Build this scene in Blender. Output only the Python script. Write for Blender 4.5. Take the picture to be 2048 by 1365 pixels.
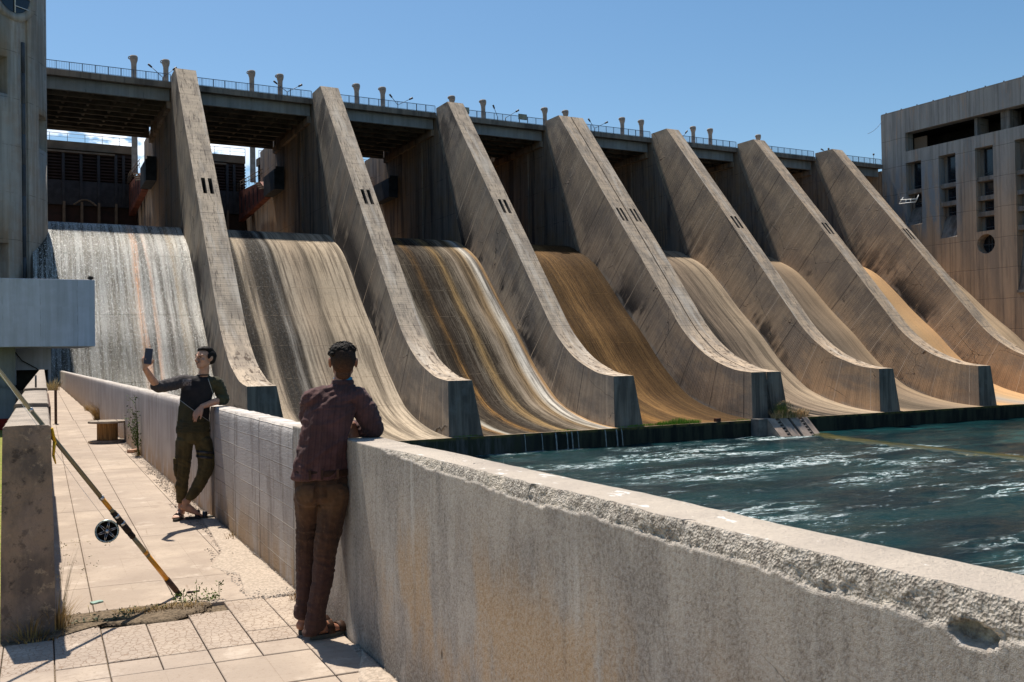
import bpy, bmesh, math, random
import numpy as np
from mathutils import Vector, Matrix, noise as mnoise
random.seed(7); rng = np.random.default_rng(7)
for o in list(bpy.data.objects): bpy.data.objects.remove(o)
scene = bpy.context.scene
col = scene.collection
rad = math.radians

# ------------------------------------------------------------------ camera
cam_d = bpy.data.cameras.new('camera'); cam_d.lens = 35.0; cam_d.sensor_width = 36.0
cam_d.clip_start = 0.05; cam_d.clip_end = 20000
cam = bpy.data.objects.new('camera', cam_d); col.objects.link(cam)
RX = Vector((0.87282, -0.48778, -0.01600)); DN = Vector((-0.00601, 0.02204, -0.99974)); FW = Vector((0.48800, 0.87269, 0.01631))
cam.matrix_world = Matrix(((RX.x, -DN.x, -FW.x, 0), (RX.y, -DN.y, -FW.y, 0), (RX.z, -DN.z, -FW.z, 1.55), (0, 0, 0, 1)))
scene.camera = cam

# ------------------------------------------------------------------ light
SUN = Vector((-0.018, 0.442, 0.897)).normalized()          # towards the sun
sun_el = math.asin(SUN.z); sun_az = math.atan2(SUN.x, SUN.y)  # azimuth clockwise from +Y
w = bpy.data.worlds.new('World'); scene.world = w; w.use_nodes = True
nt = w.node_tree; nt.nodes.clear()
sky = nt.nodes.new('ShaderNodeTexSky'); sky.sky_type = 'NISHITA'; sky.sun_disc = False
sky.sun_elevation = sun_el; sky.sun_rotation = sun_az; sky.altitude = 300; sky.air_density = 1.0; sky.dust_density = 0.8; sky.ozone_density = 1.1
bg = nt.nodes.new('ShaderNodeBackground'); bg.inputs['Strength'].default_value = 0.108
out = nt.nodes.new('ShaderNodeOutputWorld')
tc = nt.nodes.new('ShaderNodeTexCoord')
def wn(t, **k):
    n = nt.nodes.new(t)
    for a, b in k.items(): setattr(n, a, b)
    return n
# small fair-weather cumulus low in the upstream sky
mp = wn('ShaderNodeMapping'); mp.inputs['Scale'].default_value = (1, 1, 1.9)
nt.links.new(tc.outputs['Generated'], mp.inputs['Vector'])
cn = wn('ShaderNodeTexNoise'); cn.inputs['Scale'].default_value = 19; cn.inputs['Detail'].default_value = 7; cn.inputs['Roughness'].default_value = .55
nt.links.new(mp.outputs[0], cn.inputs['Vector'])
sp = wn('ShaderNodeSeparateXYZ'); nt.links.new(tc.outputs['Generated'], sp.inputs[0])
def wmath(op, a, b=None, c=None):
    n = wn('ShaderNodeMath', operation=op)
    for i, v in enumerate((a, b, c)):
        if v is None: continue
        if isinstance(v, (int, float)): n.inputs[i].default_value = v
        else: nt.links.new(v, n.inputs[i])
    return n.outputs[0]
def wrange(v, a, b, c=0, d=1):
    n = wn('ShaderNodeMapRange', interpolation_type='SMOOTHSTEP')
    nt.links.new(v, n.inputs[0])
    for i, q in enumerate((a, b, c, d)): n.inputs[i+1].default_value = q
    return n.outputs[0]
band = wmath('MULTIPLY', wrange(sp.outputs['Z'], .17, .2), wrange(sp.outputs['Z'], .235, .205))
azm = wmath('MULTIPLY', wrange(sp.outputs['X'], .03, .11), wrange(sp.outputs['X'], .30, .2))
cm = wmath('MULTIPLY', wmath('MULTIPLY', band, azm), wrange(cn.outputs['Fac'], .44, .52))
mix = wn('ShaderNodeMixRGB'); nt.links.new(cm, mix.inputs[0]); mix.inputs[2].default_value = (10, 10.4, 11, 1)
# the photograph's sky is a deeper blue than the raw model
hs = wn('ShaderNodeHueSaturation'); hs.inputs['Saturation'].default_value = 1.24; hs.inputs['Value'].default_value = .83; hs.inputs['Hue'].default_value = .494
nt.links.new(sky.outputs[0], hs.inputs['Color'])
nt.links.new(hs.outputs[0], mix.inputs[1])
nt.links.new(mix.outputs[0], bg.inputs['Color']); nt.links.new(bg.outputs[0], out.inputs['Surface'])
sl = bpy.data.lights.new('sun', 'SUN'); sl.energy = 5.0; sl.angle = rad(0.53); sl.color = (1.0, .93, .83)
so = bpy.data.objects.new('sun', sl); col.objects.link(so)
so.rotation_euler = (-SUN).to_track_quat('-Z', 'Y').to_euler(); so.location = (0, 0, 80)
scene.view_settings.view_transform = 'Standard'; scene.view_settings.look = 'None'
scene.view_settings.exposure = 0.44; scene.view_settings.gamma = 1.0; scene.view_settings.use_curve_mapping = False
scene.render.engine = 'CYCLES'

# ------------------------------------------------------------------ object helpers
def tag(o, label=None, cat=None, group=None, kind=None):
    if label: o['label'] = label
    if cat: o['category'] = cat
    if group: o['group'] = group
    if kind: o['kind'] = kind
    return o
def empty(name, loc=(0, 0, 0), rz=0.0, parent=None):
    o = bpy.data.objects.new(name, None); col.objects.link(o); o.location = loc; o.rotation_euler = (0, 0, rz)
    o.empty_display_size = .2
    if parent: o.parent = parent
    return o
class MB:
    """collects faces; build() links them as one mesh object"""
    def __init__(s): s.v = []; s.f = []; s.m = []; s.uv = []; s.sm = []
    def face(s, pts, m=0, uv=None, smooth=False):
        b = len(s.v); s.v.extend([tuple(p) for p in pts]); s.f.append(tuple(range(b, b+len(pts)))); s.m.append(m)
        s.uv.append(uv if uv else [(0, 0)]*len(pts)); s.sm.append(smooth)
    def grid(s, P, m=0, UV=None, smooth=True, flip=False, skip=None):
        """P[i][j] points, shared vertices"""
        n = len(P); k = len(P[0]); b = len(s.v)
        for r in P: s.v.extend([tuple(p) for p in r])
        for i in range(n-1):
            for j in range(k-1):
                if skip and skip(i, j): continue
                q = [(i, j), (i+1, j), (i+1, j+1), (i, j+1)]
                if flip: q = q[::-1]
                s.f.append(tuple(b+a*k+c for a, c in q)); s.m.append(m); s.sm.append(smooth)
                s.uv.append([UV[a][c] for a, c in q] if UV else [(0, 0)]*4)
    def box(s, x0, x1, y0, y1, z0, z1, m=0, M=None):
        c = [(x0, y0, z0), (x1, y0, z0), (x1, y1, z0), (x0, y1, z0), (x0, y0, z1), (x1, y0, z1), (x1, y1, z1), (x0, y1, z1)]
        if M is not None: c = [tuple(M @ Vector(p)) for p in c]
        b = len(s.v); s.v.extend(c)
        for q in ((0, 3, 2, 1), (4, 5, 6, 7), (0, 1, 5, 4), (1, 2, 6, 5), (2, 3, 7, 6), (3, 0, 4, 7)):
            s.f.append(tuple(b+i for i in q)); s.m.append(m); s.uv.append([(0, 0)]*4); s.sm.append(False)
    def bar(s, p, q, r, m=0, n=8, r2=None, cap=True, smooth=True, ph=0):
        p = Vector(p); q = Vector(q); d = (q-p)
        if d.length < 1e-7: return
        d.normalize(); a = d.orthogonal().normalized() if abs(d.z) > .95 else d.cross(Vector((0, 0, 1))).normalized(); c = d.cross(a)
        r2 = r if r2 is None else r2; b = len(s.v)
        for (o, rr) in ((p, r), (q, r2)):
            for i in range(n):
                t = 2*math.pi*i/n + ph; s.v.append(tuple(o + a*math.cos(t)*rr + c*math.sin(t)*rr))
        for i in range(n):
            j = (i+1) % n; s.f.append((b+i, b+j, b+n+j, b+n+i)); s.m.append(m); s.uv.append([(0, 0)]*4); s.sm.append(smooth)
        if cap:
            s.f.append(tuple(b+i for i in range(n))[::-1]); s.m.append(m); s.uv.append([(0, 0)]*n); s.sm.append(False)
            s.f.append(tuple(b+n+i for i in range(n))); s.m.append(m); s.uv.append([(0, 0)]*n); s.sm.append(False)
    def path(s, pts, r, m=0, n=8):
        R = r if isinstance(r, (list, tuple)) else [r]*len(pts)
        for i in range(len(pts)-1): s.bar(pts[i], pts[i+1], R[i], m, n, R[i+1])
    def lathe(s, prof, c=(0, 0, 0), n=24, m=0, M=None, smooth=True):
        b = len(s.v); k = len(prof)
        for i in range(n):
            t = 2*math.pi*i/n
            for r, z in prof:
                p = Vector((c[0]+r*math.cos(t), c[1]+r*math.sin(t), c[2]+z))
                if M is not None: p = M @ p
                s.v.append(tuple(p))
        for i in range(n):
            i2 = (i+1) % n
            for j in range(k-1):
                s.f.append((b+i*k+j, b+i2*k+j, b+i2*k+j+1, b+i*k+j+1)); s.m.append(m); s.uv.append([(0, 0)]*4); s.sm.append(smooth)
    def mesh(s, name, mats):
        me = bpy.data.meshes.new(name); me.from_pydata(s.v, [], s.f)
        for mt in (mats if isinstance(mats, (list, tuple)) else [mats]): me.materials.append(mt)
        me.polygons.foreach_set('material_index', s.m); me.polygons.foreach_set('use_smooth', s.sm)
        uvl = me.uv_layers.new(name='UVMap'); flat = [c for f in s.uv for p in f for c in p]
        uvl.data.foreach_set('uv', flat); me.update(); return me
    def build(s, name, mats, parent=None, bevel=0):
        o = bpy.data.objects.new(name, s.mesh(name, mats)); col.objects.link(o)
        if parent: o.parent = parent
        if bevel:
            bm = bmesh.new(); bm.from_mesh(o.data); bmesh.ops.remove_doubles(bm, verts=bm.verts, dist=1e-5)
            bmesh.ops.recalc_face_normals(bm, faces=bm.faces)
            es = [e for e in bm.edges if len(e.link_faces) == 2 and e.calc_face_angle(0) > .5]
            bmesh.ops.bevel(bm, geom=es, offset=bevel, segments=2, affect='EDGES', profile=.6); bm.to_mesh(o.data); bm.free()
        return o
def place(name, me, parent=None, loc=(0, 0, 0), rot=(0, 0, 0), scale=None):
    o = bpy.data.objects.new(name, me); col.objects.link(o); o.location = loc; o.rotation_euler = rot
    if scale: o.scale = scale
    if parent: o.parent = parent
    return o
def copy_tree(o, loc=None, rz=None, parent=None):
    c = o.copy(); col.objects.link(c)
    if loc is not None: c.location = loc
    if rz is not None: c.rotation_euler = (0, 0, rz)
    if parent: c.parent = parent
    for ch in list(o.children):
        copy_tree(ch, parent=c)
    return c
def fbm(p, o=4, l=2.0, g=.5):
    v = 0; a = 1; t = 0; q = Vector(p)
    for _ in range(o): v += a*mnoise.noise(q); t += a; a *= g; q = q*l
    return v/t

# ------------------------------------------------------------------ material helpers
class NT:
    def __init__(s, name):
        s.mat = bpy.data.materials.new(name); s.mat.use_nodes = True; s.t = s.mat.node_tree; s.t.nodes.clear()
        s.out = s.n('ShaderNodeOutputMaterial'); s.b = s.n('ShaderNodeBsdfPrincipled'); s.l(s.b.outputs[0], s.out.inputs[0])
    def n(s, t, **k):
        x = s.t.nodes.new(t)
        for a, b in k.items(): setattr(x, a, b)
        return x
    def l(s, a, b): s.t.links.new(a, b)
    def put(s, v, sock):
        if v is None: return
        if isinstance(v, (int, float)): sock.default_value = v
        elif isinstance(v, (tuple, list)):
            sock.default_value = tuple(v) + ((1,) if (len(v) == 3 and len(sock.default_value) == 4) else ())
        else: s.l(v, sock)
    def math(s, op, a, b=None, c=None, clamp=False):
        x = s.n('ShaderNodeMath', operation=op, use_clamp=clamp)
        for i, v in enumerate((a, b, c)): s.put(v, x.inputs[i])
        return x.outputs[0]
    def add(s, a, b): return s.math('ADD', a, b)
    def mul(s, a, b): return s.math('MULTIPLY', a, b)
    def sub(s, a, b): return s.math('SUBTRACT', a, b)
    def rng(s, v, a, b, c=0.0, d=1.0, smooth=True):
        x = s.n('ShaderNodeMapRange', interpolation_type='SMOOTHSTEP' if smooth else 'LINEAR')
        s.put(v, x.inputs[0])
        for i, q in enumerate((a, b, c, d)): s.put(q, x.inputs[i+1])
        return x.outputs[0]
    def pos(s): return s.n('ShaderNodeNewGeometry').outputs['Position']
    def obj(s): return s.n('ShaderNodeTexCoord').outputs['Object']
    def uv(s): return s.n('ShaderNodeTexCoord').outputs['UV']
    def xyz(s, v):
        x = s.n('ShaderNodeSeparateXYZ'); s.l(v, x.inputs[0]); return x.outputs[0], x.outputs[1], x.outputs[2]
    def vec(s, a, b, c):
        x = s.n('ShaderNodeCombineXYZ')
        for i, v in enumerate((a, b, c)): s.put(v, x.inputs[i])
        return x.outputs[0]
    def scale(s, v, sc, loc=(0, 0, 0), rot=(0, 0, 0)):
        x = s.n('ShaderNodeMapping'); s.l(v, x.inputs[0]); x.inputs['Scale'].default_value = sc; x.inputs['Location'].default_value = loc
        x.inputs['Rotation'].default_value = rot; return x.outputs[0]
    def noise(s, v, scale=1, detail=4, rough=.55, dist=0, col=False):
        x = s.n('ShaderNodeTexNoise'); s.put(v, x.inputs['Vector']); x.inputs['Scale'].default_value = scale
        x.inputs['Detail'].default_value = detail; x.inputs['Roughness'].default_value = rough; x.inputs['Distortion'].default_value = dist
        return x.outputs['Color' if col else 'Fac']
    def voro(s, v, scale=1, feature='F1', out='Distance', rnd=1.0):
        x = s.n('ShaderNodeTexVoronoi', feature=feature); s.put(v, x.inputs['Vector']); x.inputs['Scale'].default_value = scale
        x.inputs['Randomness'].default_value = rnd; return x.outputs[out]
    def white(s, v, dims='1D'):
        x = s.n('ShaderNodeTexWhiteNoise', noise_dimensions=dims)
        s.put(v, x.inputs['W'] if dims == '1D' else x.inputs['Vector']); return x.outputs['Value']
    def mix(s, f, a, b, blend='MIX'):
        x = s.n('ShaderNodeMixRGB', blend_type=blend); s.put(f, x.inputs[0]); s.put(a, x.inputs[1]); s.put(b, x.inputs[2]); return x.outputs[0]
    def ramp(s, f, stops, interp='LINEAR'):
        x = s.n('ShaderNodeValToRGB'); cr = x.color_ramp; cr.interpolation = interp
        cr.elements[0].position = stops[0][0]; cr.elements[0].color = tuple(stops[0][1])+(1,)
        cr.elements[1].position = stops[-1][0]; cr.elements[1].color = tuple(stops[-1][1])+(1,)
        for p, c in stops[1:-1]:
            e = cr.elements.new(p); e.color = tuple(c)+(1,)
        s.put(f, x.inputs[0]); return x.outputs[0]
    def bump(s, h, strength=.5, dist=.02, normal=None):
        x = s.n('ShaderNodeBump'); s.put(h, x.inputs['Height']); x.inputs['Strength'].default_value = strength; x.inputs['Distance'].default_value = dist
        if normal is not None: s.l(normal, x.inputs['Normal'])
        return x.outputs[0]
    def done(s, color=None, rough=.85, normal=None, metal=0, spec=None, **k):
        s.put(color, s.b.inputs['Base Color']); s.put(rough, s.b.inputs['Roughness']); s.put(metal, s.b.inputs['Metallic'])
        if normal is not None: s.l(normal, s.b.inputs['Normal'])
        if spec is None: spec = .5 if (isinstance(rough, (int, float)) and rough < .6) else .12
        s.put(spec, s.b.inputs['Specular IOR Level'])
        for a, v in k.items(): s.put(v, s.b.inputs[a])
        return s.mat
def simple(name, c, rough=.6, metal=0, var=.25, sc=8, bump=.0, c2=None):
    N = NT(name); n = N.noise(N.obj(), sc, 5, .6)
    c2 = c2 or tuple(x*(1-var) for x in c)
    cc = N.mix(N.rng(n, .35, .65), c, c2)
    nm = N.bump(n, .6, bump) if bump else None
    return N.done(cc, rough, nm, metal)

def mul3(c, k): return tuple(x*k for x in c)

def stripes(N, c, pitch, wob=None, w=.06):
    """board number and thin groove mask for a coordinate"""
    q = N.math('DIVIDE', c, pitch)
    if wob is not None: q = N.add(q, wob)
    fl = N.math('FLOOR', q); fr = N.math('FRACT', q)
    e = N.math('MINIMUM', fr, N.sub(1.0, fr))
    return fl, N.rng(e, 0.0, w, 1.0, 0.0), fr

def wall_concrete(name, base, warm, dark, board=.16, joint_h=3.2, joint_v=2.6, streak=.5, horizontal=False, bump=.5, grime=.5, pale=.2, fine=1.0, lift=0.0):
    """cast concrete for upright faces: board marks, pour joints, run-down streaks, blotches (world metres)"""
    N = NT(name); P = N.pos(); x, y, z = N.xyz(P)
    hcoord = N.add(N.mul(x, .93), y)
    c = z if horizontal else hcoord
    fl, gr, fr = stripes(N, c, board, N.mul(N.noise(N.scale(P, (.3, .3, .3)), 1, 2), .5), .10)
    tone = N.white(fl)
    seg = N.white(N.vec(fl, N.math('FLOOR', N.math('DIVIDE', hcoord if horizontal else z, 1.7 if horizontal else 2.9)), 0), '3D')
    st = N.noise(N.scale(P, (2.2*fine, 2.2*fine, .12)), 1, 6, .62)
    st2 = N.noise(N.scale(P, (.5, .5, .05), (7, 3, 1)), 1, 5, .6)
    bl = N.noise(P, .23, 6, .62); bl2 = N.noise(P, .9, 6, .65)
    cc = N.mix(N.rng(bl, .38, .62), base, warm)
    cc = N.mix(N.mul(N.rng(bl2, .42, .68), .45), cc, mul3(base, 1.25))
    cc = N.mix(N.rng(tone, 0, 1, 0, .30), cc, mul3(dark, 1.2))
    cc = N.mix(N.rng(seg, .5, 1, 0, .22), cc, mul3(base, 1.35))
    cc = N.mix(N.mul(N.rng(st, .46, .72), streak), cc, dark)
    cc = N.mix(N.mul(N.rng(st2, .50, .68), grime), cc, mul3(dark, .8))
    cc = N.mix(N.mul(N.rng(N.noise(N.scale(P, (1.7, 1.7, .1), (3, 9, 0)), 1, 5, .6), .6, .74), pale), cc, mul3(base, 1.7))
    w1 = N.mul(N.noise(P, .6, 3), .12)
    _, j1, _ = stripes(N, N.add(z, w1), joint_h, None, .012)
    _, j2, _ = stripes(N, N.add(hcoord, w1), joint_v, None, .014)
    jj = N.math('MAXIMUM', j1, N.mul(j2, .8)); jn = N.rng(N.noise(P, 1.1, 3), .4, .6)
    cc = N.mix(N.mul(N.mul(jj, jn), .75), cc, mul3(dark, .55))
    h = N.add(N.add(N.mul(gr, -.6), N.mul(tone, .5)), N.add(N.mul(N.noise(P, 9, 4, .7), .5), N.mul(jj, -1.0)))
    return N.done(cc, .88, N.bump(h, bump, .03))

# ------------------------------------------------------------------ materials of the dam
def M_pier_side():
    N = NT('pier side concrete'); u, v, _ = N.xyz(N.uv()); P = N.pos(); x, y, z = N.xyz(P)
    wob = N.mul(N.noise(N.vec(u, N.mul(v, 3), x), .4, 3), .35)
    fl, gr, fr = stripes(N, u, .21, wob, .16)
    tone = N.white(N.vec(fl, N.math('FLOOR', N.mul(x, .2)), 0), '3D')
    far = N.rng(x, 45, 95)
    base = N.mix(far, (.44, .365, .285), (.55, .40, .27)); base = N.mix(N.mul(far, N.rng(u, 34, 50, 0, .7)), base, (.60, .39, .23))
    base2 = N.mix(far, (.28, .245, .21), (.38, .29, .215))
    q = N.vec(N.mul(u, .20), N.mul(v, 2.2), N.mul(x, .13))
    bl = N.noise(q, 1, 6, .62)
    cc = N.mix(N.rng(bl, .40, .62), base, base2)
    cc = N.mix(N.rng(N.noise(N.vec(N.mul(u, .5), N.mul(v, 1.5), N.add(N.mul(x, .3), 9)), 1, 6, .65), .5, .72, 0, .7), cc, (.50, .37, .26))
    cc = N.mix(N.rng(tone, 0, 1, 0, .22), cc, (.12, .09, .07))
    # dark algae and soot close to the chute, dragged along the boards
    st = N.noise(N.vec(N.mul(u, 1.1), N.mul(v, .8), N.mul(x, .5)), 1, 7, .68)
    bg = N.noise(N.vec(N.mul(u, .09), N.mul(v, .9), N.add(N.mul(x, .11), 4)), 1, 4, .55)
    near = N.rng(v, .25, .95)
    mid = N.mul(N.rng(u, 10, 24), N.rng(u, 52, 34))
    dk = N.mul(N.mul(N.rng(N.add(N.mul(st, .40), N.mul(bg, .85)), .57, .68), N.add(.22, N.mul(near, .85))), N.add(.35, mid))
    top = N.mul(N.rng(u, 13, 3), N.rng(N.noise(N.vec(N.mul(u, .25), N.mul(v, 1.3), x), 1, 5), .42, .6))
    dk = N.math('MAXIMUM', N.mul(dk, N.rng(far, 0, 1, 1.0, .72)), N.mul(top, N.rng(far, 0, 1, .75, .25)), clamp=True)
    cc = N.mix(dk, cc, (.040, .036, .036))
    # pale lime bands following the chute
    lb = N.rng(N.math('ABSOLUTE', N.sub(v, N.add(.80, N.mul(N.noise(N.vec(N.mul(u, .12), x, 0), 1, 3), .25)))), .07, .0)
    cc = N.mix(N.mul(N.mul(lb, N.rng(N.noise(N.vec(N.mul(u, .3), N.mul(v, 4), x), 1, 6), .42, .6)), N.mul(N.rng(u, 20, 28), .55)), cc, (.42, .38, .34))
    jw = N.add(u, N.mul(N.noise(N.vec(N.mul(u, .3), N.mul(v, 2), x), 1, 3), .22))
    _, j, _ = stripes(N, jw, 4.6, None, .020)
    lite = N.rng(N.white(N.vec(N.math('FLOOR', N.math('DIVIDE', u, 4.6)), N.math('FLOOR', N.mul(x, .2)), 3), '3D'), .4, .6)
    cc = N.mix(N.mul(j, .85), cc, N.mix(lite, (.05, .04, .035), (.66, .52, .39)))
    cr = N.voro(N.vec(N.add(N.mul(u, .12), N.mul(N.noise(P, .5, 5), .4)), N.mul(v, 1.1), N.mul(x, .21)), 1.0, 'DISTANCE_TO_EDGE')
    crm = N.mul(N.rng(cr, .006, .0), N.rng(N.noise(P, .12, 3), .48, .56))
    cc = N.mix(N.mul(crm, .8), cc, (.03, .025, .02))
    h = N.add(N.add(N.mul(gr, -.9), N.mul(tone, .9)), N.add(N.mul(N.noise(P, 5, 5, .7), .9), N.mul(N.noise(N.vec(N.mul(u, 3), N.mul(v, 4), x), 1, 4), .6)))
    h = N.sub(h, N.mul(crm, 1.5))
    return N.done(cc, .9, N.bump(h, .75, .055))
def M_pier_top():
    N = NT('pier top concrete'); u, v, _ = N.xyz(N.uv()); P = N.pos(); x, y, z = N.xyz(P)
    fl, gr, fr = stripes(N, u, .30, N.mul(N.noise(N.vec(u, v, x), .7, 3), .4), .12)
    tone = N.white(N.vec(fl, N.math('FLOOR', N.mul(x, .2)), 0), '3D')
    far = N.rng(x, 40, 110)
    cc = N.mix(far, (.54, .43, .315), (.54, .40, .27))
    cc = N.mix(N.rng(N.noise(N.vec(N.mul(u, .35), N.mul(v, .35), x), 1, 6, .6), .44, .60, 0, .85), cc, (.34, .275, .21))
    cc = N.mix(N.rng(tone, .2, 1, 0, .30), cc, (.27, .22, .18))
    cc = N.mix(N.rng(N.noise(N.vec(N.mul(u, .7), N.mul(v, 6), x), 1, 6, .7), .53, .62, 0, .8), cc, (.12, .095, .075))
    cc = N.mix(N.rng(N.noise(N.vec(N.mul(u, .12), N.mul(v, .5), N.add(x, 5)), 1, 4, .6), .5, .68, 0, .6), cc, (.64, .56, .46))
    _, j, _ = stripes(N, N.add(u, N.mul(N.noise(P, .8, 3), .15)), 5.3, None, .008)
    cc = N.mix(N.mul(j, .8), cc, (.08, .06, .05))
    # flaked skin on the flat toe
    fk = N.mul(N.rng(N.noise(N.vec(N.mul(u, 1.2), N.mul(v, 1.6), x), 1, 5, .62), .57, .61), N.mul(N.rng(z, 3.8, 1.5), N.rng(v, .15, .5)))
    cc = N.mix(N.mul(fk, .9), cc, (.10, .07, .05))
    h = N.add(N.add(N.mul(gr, -.6), N.mul(tone, .7)), N.sub(N.mul(N.noise(P, 6, 5, .7), .8), N.mul(fk, 1.5)))
    return N.done(cc, .88, N.bump(h, .6, .04))
def M_toe():
    N = NT('pier toe concrete'); P = N.pos(); x, y, z = N.xyz(P)
    st = N.noise(N.scale(P, (1.6, 1.6, .15)), 1, 6, .6)
    cc = N.mix(N.rng(st, .35, .62), (.23, .19, .155), (.11, .092, .078))
    cc = N.mix(N.rng(N.noise(P, .8, 5), .5, .7, 0, .4), cc, (.24, .22, .2))
    fl, gr, _ = stripes(N, x, .22, None, .1)
    return N.done(cc, .85, N.bump(N.add(N.mul(gr, -.5), N.mul(N.noise(P, 8, 4), .6)), .4, .03))
pier_side = M_pier_side(); pier_top = M_pier_top(); pier_toe = M_toe()
pier_wall = wall_concrete('pier back wall concrete', (.29, .23, .185), (.36, .235, .14), (.065, .058, .058), .30, 5.2, 6.0, .55, False, .4, .75, .25)
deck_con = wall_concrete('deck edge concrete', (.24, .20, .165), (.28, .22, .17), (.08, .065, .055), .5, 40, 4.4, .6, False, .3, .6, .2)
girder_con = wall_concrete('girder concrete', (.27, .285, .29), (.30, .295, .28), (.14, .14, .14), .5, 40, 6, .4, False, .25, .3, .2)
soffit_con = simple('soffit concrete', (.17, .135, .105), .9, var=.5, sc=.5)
dark_con = simple('dark recess concrete', (.05, .05, .045), .7, var=.5, sc=.7, bump=.03)  # dark tone stands in for shade in the tower slot and walkway opening
rail_metal = simple('railing steel', (.10, .13, .18), .5, .3, .3, 3)
pole_con = simple('pale column concrete', (.42, .36, .30), .85, var=.35, sc=1.2, bump=.02)

# ------------------------------------------------------------------ dam: profile curves (Y upstream, Z up)
def smooth_curve(pts, step, sub=12):
    """Catmull-Rom through points, resampled at an even step"""
    P = [Vector((a, b)) for a, b in pts]; P = [2*P[0]-P[1]]+P+[2*P[-1]-P[-2]]; o = []
    for i in range(1, len(P)-2):
        for k in range(sub):
            t = k/sub; p0, p1, p2, p3 = P[i-1], P[i], P[i+1], P[i+2]
            o.append(.5*((2*p1)+(p2-p0)*t+(2*p0-5*p1+4*p2-p3)*t*t+(3*p1-p0-3*p2+p3)*t**3))
    o.append(P[-2])
    L = [0]
    for a, b in zip(o, o[1:]): L.append(L[-1]+(b-a).length)
    n = max(2, int(L[-1]/step)); r = []
    ys = np.interp(np.linspace(0, L[-1], n+1), L, [p.x for p in o]); zs = np.interp(np.linspace(0, L[-1], n+1), L, [p.y for p in o])
    return list(zip(ys.tolist(), zs.tolist())), np.linspace(0, L[-1], n+1).tolist()
TOP = [(120.3, 36.05), (116.2, 31.6), (110.8, 25.75), (106.65, 21.25), (100.5, 14.55), (96.9, 10.6), (94.3, 7.75), (90.9, 4.2), (86.95, 1.55), (83.0, .12), (81.0, -.26), (79.05, -.43)]
CH = [(172, 16.2), (140, 16.5), (126, 16.9), (123, 17.2), (120.5, 17.3), (118.5, 17.1), (116.8, 16.65), (114.95, 15.85), (112.6, 14.85), (110.36, 13.5), (107.4, 11.0), (104.35, 8.15), (101.8, 6.0), (99.35, 4.0), (95.54, .45), (91.36, -2.55), (88.8, -3.7), (86.35, -4.4), (83.5, -4.95), (80.66, -5.26), (78.6, -5.38)]
SK = .06153                                     # the bays run slightly askew to the deck
def skew(mb): mb.v = [(x+SK*(y-79.05), y, z) for x, y, z in mb.v]; return mb
UP = 1.0722
def up_child(o): o.scale = (UP, UP, UP); o.location = dam_off+Vector((0, 0, 1.55*(1-UP))); return o
def up_thing(o): o.location = Vector((o.location.x*UP, o.location.y*UP, 1.55+(o.location.z-1.55)*UP)); o.scale = (UP, UP, UP); return o
top_pts, top_s = smooth_curve(TOP, .9)
ch_pts, ch_s = smooth_curve(CH, .45)
PW = 2.36
dam = empty('dam', (80, 100, 0)); tag(dam, 'long concrete dam with sloping buttress piers and stained spillway chutes between them', 'dam')
dam_off = Vector((-80, -100, 0))
def dobj(mb, name, mats, parent=dam, **k):
    o = mb.build(name, mats, None, **k); o.location = dam_off if parent is dam else (0, 0, 0); o.parent = parent; return o
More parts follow.
